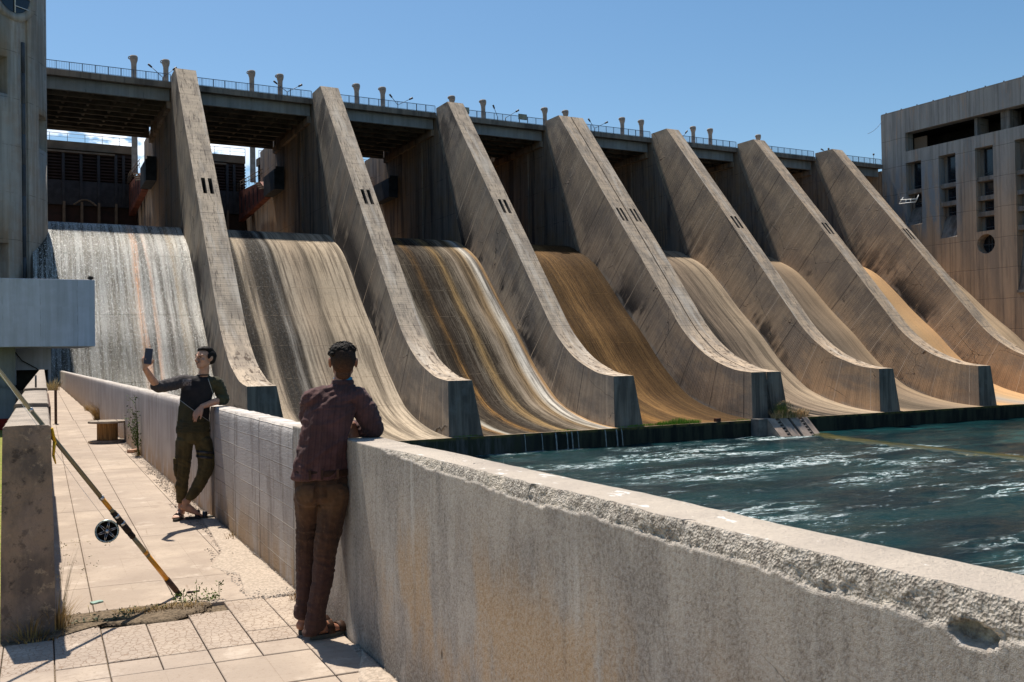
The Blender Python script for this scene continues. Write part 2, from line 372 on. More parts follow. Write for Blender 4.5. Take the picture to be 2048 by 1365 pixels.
# back curve of a buttress: the joint line up the pier, then just under the chute surface
back = [(124.25, 34.0), (123.8, 32.7), (115.6, 15.6)] + [(a, b-.5) for a, b in ch_pts if a < 115.2] + [(78.0, -6.1), (76, -6.1)]
def hit_back(p, d):
    best = None
    for (a, b), (c, e) in zip(back, back[1:]):
        den = d[0]*(e-b)-d[1]*(c-a)
        if abs(den) < 1e-9: continue
        t = ((a-p[0])*(e-b)-(b-p[1])*(c-a))/den; q = ((a-p[0])*d[1]-(b-p[1])*d[0])/den
        if t > 0 and -.001 <= q <= 1.001 and (best is None or t < best): best = t
    return best
def pier_mesh(wd, name):
    mb = MB(); st = []
    S = list(zip(top_pts, top_s))
    # exact stations for the two slots in the sloping face
    def at_s(s): return (float(np.interp(s, top_s, [p[0] for p in top_pts])), float(np.interp(s, top_s, [p[1] for p in top_pts])))
    sA = 20.7; sB = 23.3
    ss = sorted([s for s in top_s if min(abs(s-sA), abs(s-sB)) > .3]+[sA, sB])
    prevt = None
    for s in ss:
        p = at_s(s); a = at_s(max(0, s-.4)); b = at_s(min(top_s[-1], s+.4)); tx = (b[0]-a[0], b[1]-a[1]); L = math.hypot(*tx); tx = (tx[0]/L, tx[1]/L)
        f = min(1, max(0, (s-(top_s[-1]-3))/3)); n = (-tx[1]*(1-f)*1.0, tx[0]*(1-f)-f)      # inward normal, turning to straight down at the toe
        L = math.hypot(*n); n = (n[0]/L, n[1]/L)
        if n[1] > 0: n = (-n[0], -n[1])
        if n[0] < 0 and f < 1: n = (abs(n[0]), n[1])
        t = hit_back(p, n) or prevt; prevt = t
        st.append((s, p, (p[0]+n[0]*t, p[1]+n[1]*t), t))
    # force the last station vertical
    s, p, q, t = st[-1]; st[-1] = (s, p, (79.0, -6.0), 5.6)
    K = 6
    for side in (0, 1):
        rows = []; uvs = []
        for s, p, q, t in st:
            r = []; ur = []
            for k in range(K+1):
                f = k/K; yy = p[0]+(q[0]-p[0])*f; zz = p[1]+(q[1]-p[1])*f
                low = min(1, max(0, (8-p[1])/8)); fl = (1.12*f*low if side else 0)
                xx = (wd+fl) if side else 0.0
                xx += (.018*mnoise.noise(Vector((yy*.6, zz*.6, side*9)))) * (0 if k == 0 else 1)
                r.append((xx, yy, zz)); ur.append((s, f))
            rows.append(r); uvs.append(ur)
        mb.grid(rows, 0, uvs, True, flip=(side == 1))
    # sloping top face with the two slots cut through it
    k = wd/PW; xs = [0, .68*k, 1.09*k, 1.38*k, 1.79*k, wd]
    rows = [[(x, p[0], p[1]) for x in xs] for s, p, q, t in st]; uvs = [[(s, x) for x in xs] for s, p, q, t in st]
    ia = ss.index(sA); ib = ss.index(sB)
    mb.grid(rows, 1, uvs, True, flip=True, skip=lambda i, j: ia <= i < ib and j in (1, 3))
    for (xa, xb) in ((xs[1], xs[2]), (xs[3], xs[4])):
        A = at_s(sA); B = at_s(sB); d = (1.6*.78, -1.6*.62)
        A2 = (A[0]+d[0], A[1]+d[1]); B2 = (B[0]+d[0], B[1]+d[1])
        mb.face([(xa, A[0], A[1]), (xa, A2[0], A2[1]), (xa, B2[0], B2[1]), (xa, B[0], B[1])], 2)
        mb.face([(xb, A[0], A[1]), (xb, B[0], B[1]), (xb, B2[0], B2[1]), (xb, A2[0], A2[1])], 2)
        mb.face([(xa, A[0], A[1]), (xb, A[0], A[1]), (xb, A2[0], A2[1]), (xa, A2[0], A2[1])], 2)
        mb.face([(xa, B[0], B[1]), (xa, B2[0], B2[1]), (xb, B2[0], B2[1]), (xb, B[0], B[1])], 2)
        mb.face([(xa, A2[0], A2[1]), (xb, A2[0], A2[1]), (xb, B2[0], B2[1]), (xa, B2[0], B2[1])], 2)
    # flat cap behind the crest of the slope
    p0 = st[0][1]; q0 = st[0][2]
    mb.face([(0, p0[0], p0[1]), (wd, p0[0], p0[1]), (wd, 124.38, 36.1), (0, 124.38, 36.1)], 1, [(0, 0), (0, wd), (3.5, wd), (3.5, 0)])
    mb.face([(0, p0[0], p0[1]), (0, 124.38, 36.1), (0, 124.38, 34.0), (0, q0[0], q0[1])], 0, [(0, 0), (2, .1), (3, .4), (2, .5)])
    mb.face([(wd, p0[0], p0[1]), (wd, q0[0], q0[1]), (wd, 124.38, 34.0), (wd, 124.38, 36.1)], 0, [(0, 0), (2, .5), (3, .4), (2, .1)])
    # toe face
    s, p, q, t = st[-1]
    mb.face([(0, p[0], p[1]), (0, q[0], q[1]), (wd+1.12, q[0], q[1]), (wd, p[0], p[1])], 2)
    # thin upright lip behind the joint line (the buttress stands proud of the wall)
    for side, xx in ((0, 0), (1, wd)):
        bb = [(124.38, 34.0), (123.8, 32.7), (115.6, 15.6), (114.8, 14.0)]
        for (a, b), (c, e) in zip(bb, bb[1:]):
            dx = .07 if side == 0 else -.07
            f = [(xx, a, b), (xx, c, e), (xx+dx, c, e), (xx+dx, a, b)]
            mb.face(f if side == 0 else f[::-1], 0, [(b, .9)]*4)
    mb.face([(0, 124.38, 36.1), (wd, 124.38, 36.1), (wd, 124.38, 34.0), (0, 124.38, 34.0)], 2)
    return skew(mb).mesh(name, [pier_side, pier_top, pier_toe])
PX = [20.12, 37.71, 55.36, 92.28, 109.91, 127.64]; PD = 72.94
pm = pier_mesh(PW, 'pier'); pm2 = pier_mesh(1.98, 'pier_half')
def wall_prism(mb, xa, xb):
    pf = [(117.2, 6), (117.2, 16.2), (124.6, 32.0), (124.75, 34.9), (157.5, 34.9), (157.5, 6)]
    mb.face([(xa, y, z) for y, z in pf][::-1]); mb.face([(xb, y, z) for y, z in pf])
    for (a, b), (c, d) in zip(pf, pf[1:]+pf[:1]): mb.face([(xa, a, b), (xb, a, b), (xb, c, d), (xa, c, d)])
    for x, s in ((xa, 0), (xb, 1)):
        f = [(x, 114.5, 6), (x, 114.5, 13), (x, 115.5, 15.6), (x, 123.7, 32.7), (x, 124.35, 34.2), (x, 124.75, 34.9), (x, 124.6, 32.0), (x, 117.2, 16.2), (x, 117.2, 6)]
        mb.face(f if s else f[::-1])
    mb.box(xa-.45, xa, 125.45, 146.4, 32.5, 33.35); mb.box(xb, xb+.45, 125.45, 146.4, 32.5, 33.35)
    mb.box(xa+.3, xb-.3, 157.5, 172, 6, 28.5); mb.box(xa-.12, xa, 130.2, 132.0, 12, 32.5)
wallm = MB(); wall_prism(wallm, .07, PW-.07)
wm = skew(wallm).mesh('pier_wall', pier_wall)
wm2b = MB(); wall_prism(wm2b, .07, 4.06)
piers = []
for i, x in enumerate(PX):
    o = place('pier', pm, dam, Vector((x, 0, 0))+dam_off); piers.append(o)
    wo = place('pier_wall', wm, o); wo.location = (0, 0, 0)
o = place('pier', pm2, dam, Vector((PD, 0, 0))+dam_off); o['label'] = 'left half of the double pier split by a joint'
wo = skew(wm2b).build('pier_wall', pier_wall, o)
o2 = place('pier', pm2, dam, Vector((PD+2.16, 0, 0))+dam_off); o2['label'] = 'right half of the double pier split by a joint'
# left abutment pier behind the intake tower, hidden mostly
mb = MB(); mb.box(-12, 4.9, 100, 157, -8, 6); mb.box(-12, 4.9, 117, 157, 12, 35); dobj(skew(mb), 'abutment_wall', pier_wall)
mb = MB(); mb.box(147.5, 170, 124.9, 172, 6, 34.4); dobj(mb, 'abutment_wall', pier_wall)

# ------------------------------------------------------------------ chutes
def M_chute(name, stops, wet=0.0, streak=.5, tint=(.5, .43, .35), dark=(.10, .085, .07), seed=0.0, glint=0.0, top_pale=0.0, fine=.6, wetmask=None):
    """stops: colour across the chute (0 left .. 1 right)"""
    N = NT(name); u, v, _ = N.xyz(N.uv()); P = N.pos()
    q = N.vec(N.mul(u, .035), N.mul(v, .35), seed)
    cross = N.add(N.math('DIVIDE', v, 15.14), N.mul(N.sub(N.noise(q, 1, 3, .5), .5), .10))
    cc = N.ramp(cross, [(p, tuple(max(0, ch*(1.0 if max(cl) > .27 else .62)) for ch in cl)) for p, cl in stops])
    bw = N.n('ShaderNodeRGBToBW'); N.l(cc, bw.inputs[0]); lum = bw.outputs[0]
    f4 = N.noise(N.vec(N.mul(u, .22), N.mul(v, 8.0), seed+13), 1, 8, .72); f5 = N.noise(N.vec(N.mul(u, 1.6), N.mul(v, 7.0), seed+17), 1, 6, .78)
    cc = N.mix(N.mul(N.rng(f4, .49, .55), N.mul(N.rng(lum, .34, .10, .12, 1.0), min(1.0, streak*1.9))), cc, mul3(dark, .45))
    cc = N.mix(N.mul(N.rng(f5, .54, .60), N.mul(N.rng(lum, .30, .10, .08, .9), min(1.0, streak*1.7))), cc, mul3(dark, .5))
    f1 = N.noise(N.vec(N.mul(u, .09), N.mul(v, 2.6), seed+3), 1, 7, .66)
    f2 = N.noise(N.vec(N.mul(u, .035), N.mul(v, 1.0), seed+7), 1, 6, .6)
    f3 = N.noise(N.vec(N.mul(u, .8), N.mul(v, 5.0), seed+9), 1, 6, .7)
    cc = N.mix(N.mul(N.rng(f1, .48, .62), streak), cc, dark)
    cc = N.mix(N.mul(N.rng(f2, .50, .60), streak*.9), cc, mul3(dark, .6))
    cc = N.mix(N.mul(N.rng(f2, .46, .34), .18), cc, tint)
    cc = N.mix(N.mul(N.rng(f3, .52, .72), fine), cc, mul3(dark, 1.1))
    cc = N.mix(N.mul(N.rng(N.noise(P, 3.2, 5, .75), .50, .68), .25), cc, mul3(tint, .45))
    _, j, _ = stripes(N, N.add(u, N.mul(N.noise(P, .5, 2), .1)), 4.9, None, .007)
    cc = N.mix(N.mul(j, .55), cc, N.mix(N.rng(f1, .4, .6), mul3(dark, .6), mul3(tint, 1.2)))
    _, j2, _ = stripes(N, u, .42, None, .06)
    cc = N.mix(N.mul(j2, .10), cc, dark)
    gm_ = N.n('ShaderNodeGamma'); gm_.inputs['Gamma'].default_value = 1.22; N.l(cc, gm_.inputs[0]); cc = N.mix(1.0, gm_.outputs[0], (1.22, 1.20, 1.18), 'MULTIPLY')
    rough = .86; h = N.add(N.add(N.mul(N.noise(P, 3.5, 5, .7), .5), N.mul(f1, .4)), N.mul(j, -1)); 
    dd = .035; bs = .5
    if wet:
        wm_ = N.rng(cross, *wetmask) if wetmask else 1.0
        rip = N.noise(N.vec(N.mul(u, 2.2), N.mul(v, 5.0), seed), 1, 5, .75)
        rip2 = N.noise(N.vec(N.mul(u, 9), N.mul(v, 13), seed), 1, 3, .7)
        sp_ = N.math('MULTIPLY', N.mul(N.rng(N.add(N.mul(rip, .5), N.mul(rip2, .5)), .535, .585), glint), wm_)  # sun glints painted as white flecks on the wet area
        glare_film = N.mul(N.rng(N.noise(N.vec(N.mul(u, .06), N.mul(v, 2.6), seed+21), 1, 7, .68), .42, .60), N.rng(u, 96, 58, .12, .85)); cc = N.mix(N.mul(glare_film, .62 if wet > .9 else 0.0), cc, (.66, .66, .62))  # white water film, brightened towards the crest to paint in sun glare
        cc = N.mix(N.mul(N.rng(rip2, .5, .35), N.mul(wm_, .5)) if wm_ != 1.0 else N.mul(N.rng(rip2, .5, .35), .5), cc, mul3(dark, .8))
        sp_ = N.mul(sp_, N.rng(u, 88, 58, .35, 1.0)); cc = N.mix(sp_, cc, (.88, .88, .84))  # painted glints strengthen towards the crest, imitating glare
        rough = N.sub(.82, N.mul(wm_, wet*.58)) if wm_ != 1.0 else .82-wet*.58
        h = N.add(h, N.mul(N.add(rip, N.mul(rip2, .6)), wm_)); bs = .8; dd = .07
    return N.done(cc, rough, N.bump(h, bs, dd), 0, (.03 if wm_ != 1.0 else .08) if wet > .3 else .05)
T = (.50, .42, .33)
ch_mats = [
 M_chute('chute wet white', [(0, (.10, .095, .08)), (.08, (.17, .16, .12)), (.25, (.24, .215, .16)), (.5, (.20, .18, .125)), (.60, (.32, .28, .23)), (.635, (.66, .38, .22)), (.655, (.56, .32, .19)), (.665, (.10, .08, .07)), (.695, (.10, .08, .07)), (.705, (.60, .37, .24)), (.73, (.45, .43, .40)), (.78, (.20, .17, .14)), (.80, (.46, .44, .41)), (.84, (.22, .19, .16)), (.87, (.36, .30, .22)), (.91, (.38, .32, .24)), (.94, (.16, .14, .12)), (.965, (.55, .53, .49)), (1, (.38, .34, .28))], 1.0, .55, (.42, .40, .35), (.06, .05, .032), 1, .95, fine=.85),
 M_chute('chute half wet grey', [(0, (.46, .44, .40)), (.04, (.30, .29, .28)), (.065, (.035, .034, .033)), (.16, (.045, .042, .04)), (.19, (.46, .39, .30)), (.24, (.42, .35, .27)), (.28, (.055, .054, .052)), (.36, (.05, .05, .05)), (.40, (.30, .28, .25)), (.44, (.055, .055, .055)), (.47, (.46, .40, .32)), (.56, (.42, .35, .27)), (.66, (.30, .255, .20)), (.74, (.46, .39, .30)), (.86, (.50, .43, .34)), (1, (.54, .47, .38))], .33, .55, T, (.085, .07, .055), 11, .16, wetmask=(.46, .40), fine=.45),
 M_chute('chute dark ochre streaks', [(0, (.34, .20, .09)), (.07, (.13, .09, .055)), (.14, (.10, .075, .055)), (.19, (.30, .19, .09)), (.23, (.42, .40, .35)), (.27, (.20, .17, .13)), (.36, (.12, .10, .08)), (.42, (.30, .18, .07)), (.46, (.11, .09, .075)), (.56, (.24, .21, .17)), (.63, (.34, .24, .12)), (.68, (.20, .17, .13)), (.78, (.34, .29, .23)), (.85, (.30, .22, .13)), (.895, (.58, .55, .49)), (.95, (.66, .64, .60)), (.975, (.42, .28, .15)), (1, (.40, .32, .22))], .0, .60, (.42, .36, .28), (.06, .045, .032), 23, .25, fine=.5),
 M_chute('chute ochre', [(0, (.30, .20, .06)), (.06, (.26, .17, .06)), (.12, (.16, .105, .045)), (.2, (.27, .165, .06)), (.30, (.30, .175, .065)), (.42, (.20, .125, .055)), (.55, (.29, .18, .08)), (.7, (.27, .165, .075)), (.82, (.18, .115, .055)), (.92, (.23, .15, .075)), (1, (.17, .12, .07))], .25, .42, (.36, .23, .10), (.10, .06, .03), 37, .04, fine=.35),
 M_chute('chute grey with dark lines', [(0, (.08, .075, .07)), (.10, (.26, .21, .165)), (.145, (.04, .04, .04)), (.17, (.04, .04, .04)), (.20, (.26, .21, .16)), (.25, (.06, .055, .05)), (.28, (.06, .055, .05)), (.33, (.38, .30, .23)), (.38, (.035, .035, .035)), (.415, (.035, .035, .035)), (.45, (.26, .215, .17)), (.5, (.10, .09, .08)), (.56, (.32, .255, .195)), (.72, (.29, .235, .18)), (.85, (.40, .33, .25)), (1, (.46, .38, .29))], 0, .45, (.40, .33, .25), (.08, .07, .06), 41, 0, fine=.4),
 M_chute('chute plain tan', [(0, (.42, .33, .23)), (.15, (.36, .28, .20)), (.3, (.27, .225, .175)), (.5, (.24, .20, .155)), (.7, (.28, .225, .17)), (.88, (.33, .26, .19)), (1, (.42, .33, .235))], 0, .30, (.40, .31, .22), (.17, .14, .11), 53, 0, fine=.25),
 M_chute('chute orange tan', [(0, (.46, .33, .20)), (.2, (.50, .34, .19)), (.38, (.40, .32, .25)), (.52, (.36, .33, .29)), (.64, (.44, .34, .23)), (.8, (.54, .37, .21)), (1, (.56, .38, .22))], 0, .18, (.52, .38, .24), (.30, .24, .19), 67, 0, fine=.15),
 M_chute('chute pale tan', [(0, (.44, .34, .24)), (.3, (.48, .38, .27)), (.6, (.52, .42, .30)), (1, (.46, .36, .26))], 0, .25, (.54, .42, .30), (.22, .17, .13), 71, 0, fine=.25)]
ch_lab = ['spillway chute running with white glittering water', 'half wet chute with grey streaks on its left', 'chute with dark and ochre streaks and a white band', 'ochre stained chute', 'grey chute with thin black streaks', 'plain tan chute', 'orange tan chute with a grey stripe', 'pale tan chute beside the powerhouse']
lefts = [4.9]+[p+PW for p in PX[:2]]+[PX[2]+PW, PD+4.14, PX[3]+PW, PX[4]+PW, PX[5]+PW]
rights = [PX[0], PX[1], PX[2], PD, PX[3], PX[4], PX[5], 147.6]
for i in range(8):
    mb = MB(); x0 = lefts[i]; x1 = rights[i]+.05
    pts, ss = ch_pts, ch_s
    nx = 24; rows = []; uvs = []
    for (y, z), s in zip(pts, ss):
        r = []; ur = []
        for k in range(nx+1):
            x = x0+(x1-x0)*k/nx; zz = z
            if i == 0: zz += .05*fbm((x*.9, s*.35, 2), 3)
            r.append((x, y, zz+.02*fbm((x*.3, s*.2, i), 2))); ur.append((s, (x-x0)/(x1-x0)*15.14))
        rows.append(r); uvs.append(ur)
    mb.grid(rows, 0, uvs, True, flip=True)
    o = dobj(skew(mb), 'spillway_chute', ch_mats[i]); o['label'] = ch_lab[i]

# apron with its wet front wall
def M_apron():
    N = NT('apron concrete'); P = N.pos(); x, y, z = N.xyz(P)
    cc = N.mix(N.rng(N.noise(P, .35, 6, .6), .4, .65), (.33, .25, .17), (.22, .17, .11))
    cc = N.mix(N.mul(N.rng(N.noise(P, .7, 6, .7), .55, .65), N.mul(N.rng(x, 30, 45), N.rng(x, 72, 60))), cc, (.07, .085, .03))
    cc = N.mix(N.rng(N.noise(P, 4, 5, .7), .55, .7, 0, .6), cc, (.10, .08, .06))
    return N.done(cc, .9, N.bump(N.noise(P, 4, 6, .7), .6, .06))
def M_apron_front():
    N = NT('apron front wall'); P = N.pos(); x, y, z = N.xyz(P)
    st = N.noise(N.scale(P, (1.4, 1, .2)), 1, 6, .65)
    cc = N.mix(N.rng(st, .38, .62), (.040, .042, .028), (.014, .016, .014))
    cc = N.mix(N.mul(N.rng(x, 48, 38), N.rng(st, .4, .6)), cc, (.12, .11, .10))
    cc = N.mix(N.mul(N.rng(z, -5.75, -5.45), N.rng(N.noise(P, 1.2, 4), .35, .6)), cc, (.12, .10, .03))
    return N.done(cc, .75, N.bump(st, .5, .05))
ap_top = M_apron(); ap_front = M_apron_front()
mb = MB(); n = 90; xs = [4+i*(148.5-4)/n for i in range(n+1)]
r0 = [(x, 78.36+.04*mnoise.noise(Vector((x, 0, 0))), -5.39) for x in xs]; r1 = [(x, 80.6, -5.33) for x in xs]; rb = [(x, 78.36, -9.5) for x in xs]
mb.grid([r0, r1], 0, None, False, flip=True); mb.grid([rb, r0], 1, None, False, flip=True)
dobj(mb, 'apron', [ap_top, ap_front])

# deck spans
ext = [(8.3, 21.37), (23.57, 37.77), (39.97, 54.2), (56.4, 70.6), (74.46, 88.66), (90.86, 105.1), (107.3, 121.6), (123.8, 137.4)]   # spans at deck level, before scaling by UP
for i, (a, b) in enumerate(ext):
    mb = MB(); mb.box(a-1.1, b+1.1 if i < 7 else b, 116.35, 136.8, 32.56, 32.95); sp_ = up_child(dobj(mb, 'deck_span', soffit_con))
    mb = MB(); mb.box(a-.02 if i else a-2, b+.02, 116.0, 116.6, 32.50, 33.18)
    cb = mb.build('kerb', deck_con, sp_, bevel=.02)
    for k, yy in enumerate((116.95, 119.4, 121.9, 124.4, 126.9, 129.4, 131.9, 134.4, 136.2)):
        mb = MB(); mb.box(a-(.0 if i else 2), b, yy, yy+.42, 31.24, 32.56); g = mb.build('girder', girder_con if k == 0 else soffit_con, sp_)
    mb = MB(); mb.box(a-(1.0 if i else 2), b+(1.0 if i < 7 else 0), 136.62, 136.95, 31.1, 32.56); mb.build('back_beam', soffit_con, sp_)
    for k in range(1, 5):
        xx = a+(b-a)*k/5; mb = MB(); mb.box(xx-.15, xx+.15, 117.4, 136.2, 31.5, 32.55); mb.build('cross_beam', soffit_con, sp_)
# railings, one run per bay
for i, (a, b) in enumerate(ext):
    t = empty('deck_railing', (a, 116.3, 33.18))
    where = ['between the intake tower and the first pier', 'between the first and second piers', 'between the second and third piers', 'between the third pier and the double pier', 'just right of the double pier', 'between the fifth and sixth piers', 'between the last two piers', 'between the last pier and the powerhouse'][i]
    tag(t, 'thin blue steel railing on the deck edge '+where, 'railing', 'railings along the deck edge')
    n = max(1, round((b-a)/1.31)); L = b-a
    mb = MB(); mb.box(0, L, -.03, .03, .92, .98); mb.box(0, L, -.02, .02, .10, .14); mb.build('rail', rail_metal, t)
    post = MB(); post.box(-.035, .035, -.035, .035, 0, .92); pmh = post.mesh('post', rail_metal)
    for k in range(n+1): place('post', pmh, t, (k*L/n, 0, 0))
    mb = MB(); m = int(L/.165)
    for k in range(m): mb.box(k*.165-.011, k*.165+.011, -.011, .011, .14, .92)
    o = mb.build('baluster', rail_metal, t); o['kind'] = 'stuff'; up_thing(t)

# ------------------------------------------------------------------ gates behind the first two bays
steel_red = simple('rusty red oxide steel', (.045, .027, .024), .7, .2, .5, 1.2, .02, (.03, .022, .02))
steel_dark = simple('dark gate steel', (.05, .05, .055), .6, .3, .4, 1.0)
beam_con = simple('gate beam concrete', (.17, .13, .095), .85, var=.3, sc=.8)
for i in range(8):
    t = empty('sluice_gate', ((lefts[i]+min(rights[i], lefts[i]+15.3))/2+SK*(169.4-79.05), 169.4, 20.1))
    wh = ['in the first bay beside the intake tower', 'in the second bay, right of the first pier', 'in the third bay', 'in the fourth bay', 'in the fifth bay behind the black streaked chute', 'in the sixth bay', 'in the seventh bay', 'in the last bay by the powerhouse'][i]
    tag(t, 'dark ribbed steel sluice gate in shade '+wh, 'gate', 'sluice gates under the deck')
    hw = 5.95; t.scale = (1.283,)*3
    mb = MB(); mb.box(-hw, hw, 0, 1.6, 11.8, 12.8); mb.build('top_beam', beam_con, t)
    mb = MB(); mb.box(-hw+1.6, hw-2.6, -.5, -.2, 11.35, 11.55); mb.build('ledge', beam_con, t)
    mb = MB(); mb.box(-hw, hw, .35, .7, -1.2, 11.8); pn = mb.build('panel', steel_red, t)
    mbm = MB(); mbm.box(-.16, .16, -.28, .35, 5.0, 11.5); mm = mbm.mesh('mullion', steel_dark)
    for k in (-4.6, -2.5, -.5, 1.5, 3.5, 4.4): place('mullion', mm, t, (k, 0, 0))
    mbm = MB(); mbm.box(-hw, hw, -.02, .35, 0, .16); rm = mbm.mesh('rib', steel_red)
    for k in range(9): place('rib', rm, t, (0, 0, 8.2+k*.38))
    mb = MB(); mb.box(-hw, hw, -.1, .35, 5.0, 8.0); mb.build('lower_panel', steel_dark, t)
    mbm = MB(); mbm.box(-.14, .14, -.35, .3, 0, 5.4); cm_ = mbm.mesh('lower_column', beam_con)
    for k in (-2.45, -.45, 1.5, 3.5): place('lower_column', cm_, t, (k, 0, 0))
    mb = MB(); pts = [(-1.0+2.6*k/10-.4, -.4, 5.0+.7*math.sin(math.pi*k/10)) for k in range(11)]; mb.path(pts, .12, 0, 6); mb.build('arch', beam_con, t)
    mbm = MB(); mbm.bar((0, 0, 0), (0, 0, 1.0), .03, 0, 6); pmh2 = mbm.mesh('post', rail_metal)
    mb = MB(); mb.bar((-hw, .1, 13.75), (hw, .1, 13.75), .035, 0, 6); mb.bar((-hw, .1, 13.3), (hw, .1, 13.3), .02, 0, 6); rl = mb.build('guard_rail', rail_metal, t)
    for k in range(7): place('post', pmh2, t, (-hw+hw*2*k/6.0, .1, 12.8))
# gate arms clinging to the right-hand wall of each bay
arm_paint = simple('gate arm paint', (.22, .075, .05), .6, .1, .5, .8, .02)
for i in range(3):
    t = empty('gate_arm', (PX[i]+SK*(158-79.05)-.05, 158, 20), -math.atan(SK)); tag(t, 'rusty red gate arm with a handrail walkway on the right wall of the '+['first', 'second', 'third'][i]+' bay', 'gate arm', 'red gate arms under the deck')
    # side outline along the wall: y upstream, z up
    pf = [(15, 5.2), (15, 10.6), (-6, 9.2), (-9.5, 7.6), (-9.5, 6.2)]
    mb = MB(); xa, xb = -1.1, -.2
    mb.face([(xa, y, z) for y, z in pf]); mb.face([(xb, y, z) for y, z in pf][::-1])
    for (y0, z0), (y1, z1) in zip(pf, pf[1:]+pf[:1]): mb.face([(xa, y0, z0), (xb, y0, z0), (xb, y1, z1), (xa, y1, z1)][::-1])
    mb.build('arm_plate', arm_paint, t)
    mbm = MB(); mbm.box(-1.16, -1.1, -.25, .25, 6.4, 9.0); sm_ = mbm.mesh('stiffener', steel_dark)
    for k in range(6): place('stiffener', sm_, t, (0, -4+k*3.2, 0))
    mb = MB()
    for zz in (12.0, 11.4): mb.bar((-1.3, 14, zz), (-1.3, -9, zz-1.4), .055, 0, 6)
    for k in range(10): mb.bar((-1.3, 13.5-k*2.4, 10.3-.09*k), (-1.3, 13.5-k*2.4, 11.95-.146*k), .045, 0, 5)
    mb.build('handrail', beam_con, t)
    mb = MB(); mb.box(-1.3, .2, -17, -9.5, 6.3, 6.6); mb.box(-1.3, -1.1, -17, -9.5, 6.6, 9.2); mb.box(-1.1, .2, -17, -16.8, 6.6, 9.6); mb.build('platform', steel_dark, t)
    for k in range(4): mb = MB(); mb.bar((-1.9, -9.4+k*1.3, 7.5+.5*k), (-.2, -9.4+k*1.3, 7.8+.5*k), .09, 0, 6); mb.build('pipe', pole_con, t)
# reservoir side wall keeps the low sky out of the bays
mb = MB(); mb.box(-30, 175, 172.5, 178, -5, 29.0); dobj(mb, 'upstream_wall', pier_wall)

# crane runway columns on the upstream side
cm_b = MB(); prof = [(.48, 0), (.44, .3), (.42, 5), (.38, 15.9), (.40, 16.35), (.52, 16.7), (.57, 17.0), (.57, 17.25), (.50, 17.45), (.0, 17.47)]
cm_b.lathe(prof, n=16); colm = cm_b.mesh('shaft', pole_con)
lug = MB(); lug.lathe([(.13, -.10), (.25, -.10), (.25, .10), (.13, .10), (.13, -.10)], n=12, M=Matrix.Translation((-.56, 0, 17.1)) @ Matrix.Rotation(rad(90), 4, 'X')); lugm = lug.mesh('lug', pole_con)
cxs = [23.3, 27.85, 40.75, 45.25, 58.05, 62.65, 75.5, 81.6, 94.3, 98.8, 111.6, 116.1, 128.9, 133.3, 146.2]
cl = ['leftmost of the pale columns, nearest the intake tower', 'second pale column, just left of the first pier top', 'third pale column, first one right of the first pier', 'fourth pale column, standing by a twin lamp', 'fifth pale column, right of the second pier top', 'sixth pale column, left of a twin lamp', 'short looking column peeping over the third pier', 'column just right of the third pier', 'column standing left against the double pier top', 'short looking column peeping over the double pier', 'first column right of the double pier', 'column left of the fifth pier top', 'column just right of the fifth pier', 'second column right of the fifth pier', 'short looking column behind the sixth pier, last on the right']
for x, l in zip(cxs, cl):
    t = empty('runway_column', (x, 155, 29.6)); tag(t, 'round concrete post with flared head, '+l, 'column', 'crane runway columns above the deck')
    place('shaft', colm, t); place('lug', lugm, t); up_thing(t)
# twin-arm lamps on the deck
lampm = simple('lamp steel', (.07, .06, .06), .5, .4)
LP = [(20.85, 19.6, 22.05, 35.2, 'at the left of the first pier'), (35.3, 34.0, 36.8, 35.05, 'left of the second pier'), (49.75, 48.9, 51.45, 35.1, 'left of the third pier'), (64.3, 63.8, None, 35.3, 'left of the square sign'), (65.55, None, 67.25, 35.2, 'nearest the square sign'), (80.1, 79.3, 82.0, 35.1, 'just right of the double pier'), (95.9, None, 96.7, 35.1, 'right of the fifth pier'), (127.9, None, 125.5, 35.0, 'behind the last pier')]
for x, xa, xb, zt, wh in LP:
    t = empty('street_lamp', (x, 118, 32.95)); tag(t, 'dark lamp post with slanting arms '+wh, 'street lamp', 'lamps along the deck')
    mb = MB(); mb.bar((0, 0, 0), (0, 0, .55), .13, 0, 8); mb.bar((0, 0, .55), (0, 0, 1.25), .06, 0, 8); mb.build('post', lampm, t)
    for q in (xa, xb):
        if q is None: continue
        mb = MB(); e = Vector((q-x, 0, zt-32.95)); mb.bar((0, 0, 1.2), e, .035, 0, 6); ar = mb.build('arm', lampm, t)
        mb = MB(); d = (e-Vector((0, 0, 1.2))).normalized(); mb.bar(e-d*.1, e+d*.42, .10, 0, 8, .13); mb.build('lamp_head', lampm, ar)
    up_thing(t)
for x0, x1, z0, z1, l in ((66.5, 67.8, 33.65, 34.4, 'square grey board hung on the deck railing right of the lamps'), (58.1, 59.05, 33.6, 34.4, 'grey board on the railing just right of the third pier')):
    mb = MB(); mb.box(x0, x1, 116.1, 116.2, z0, z1); mb.box(x0+.06, x1-.06, 116.08, 116.1, z0+.06, z1-.06, 1); o = mb.build('sign_board', [simple('board frame', (.2, .2, .18), .7), simple('board face', (.42, .38, .28), .8, var=.3, sc=2)]); o.location = (0, 0, 0); up_thing(o); tag(o, l, 'sign')
for x in (125.0, 135.6):
    t = empty('warning_light', (x, 116.3, 33.2)); tag(t, 'small dark bulb on a thin post '+('at the left of the last pier' if x < 130 else 'near the powerhouse wall'), 'light')
    mb = MB(); mb.bar((0, 0, 0), (0, 0, 1.5), .035, 0, 6); mb.build('post', lampm, t)
    mb = MB(); mb.lathe([(0, 1.45), (.14, 1.5), (.17, 1.65), (.12, 1.78), (0, 1.82)], n=10); mb.build('bulb', lampm, t); up_thing(t)

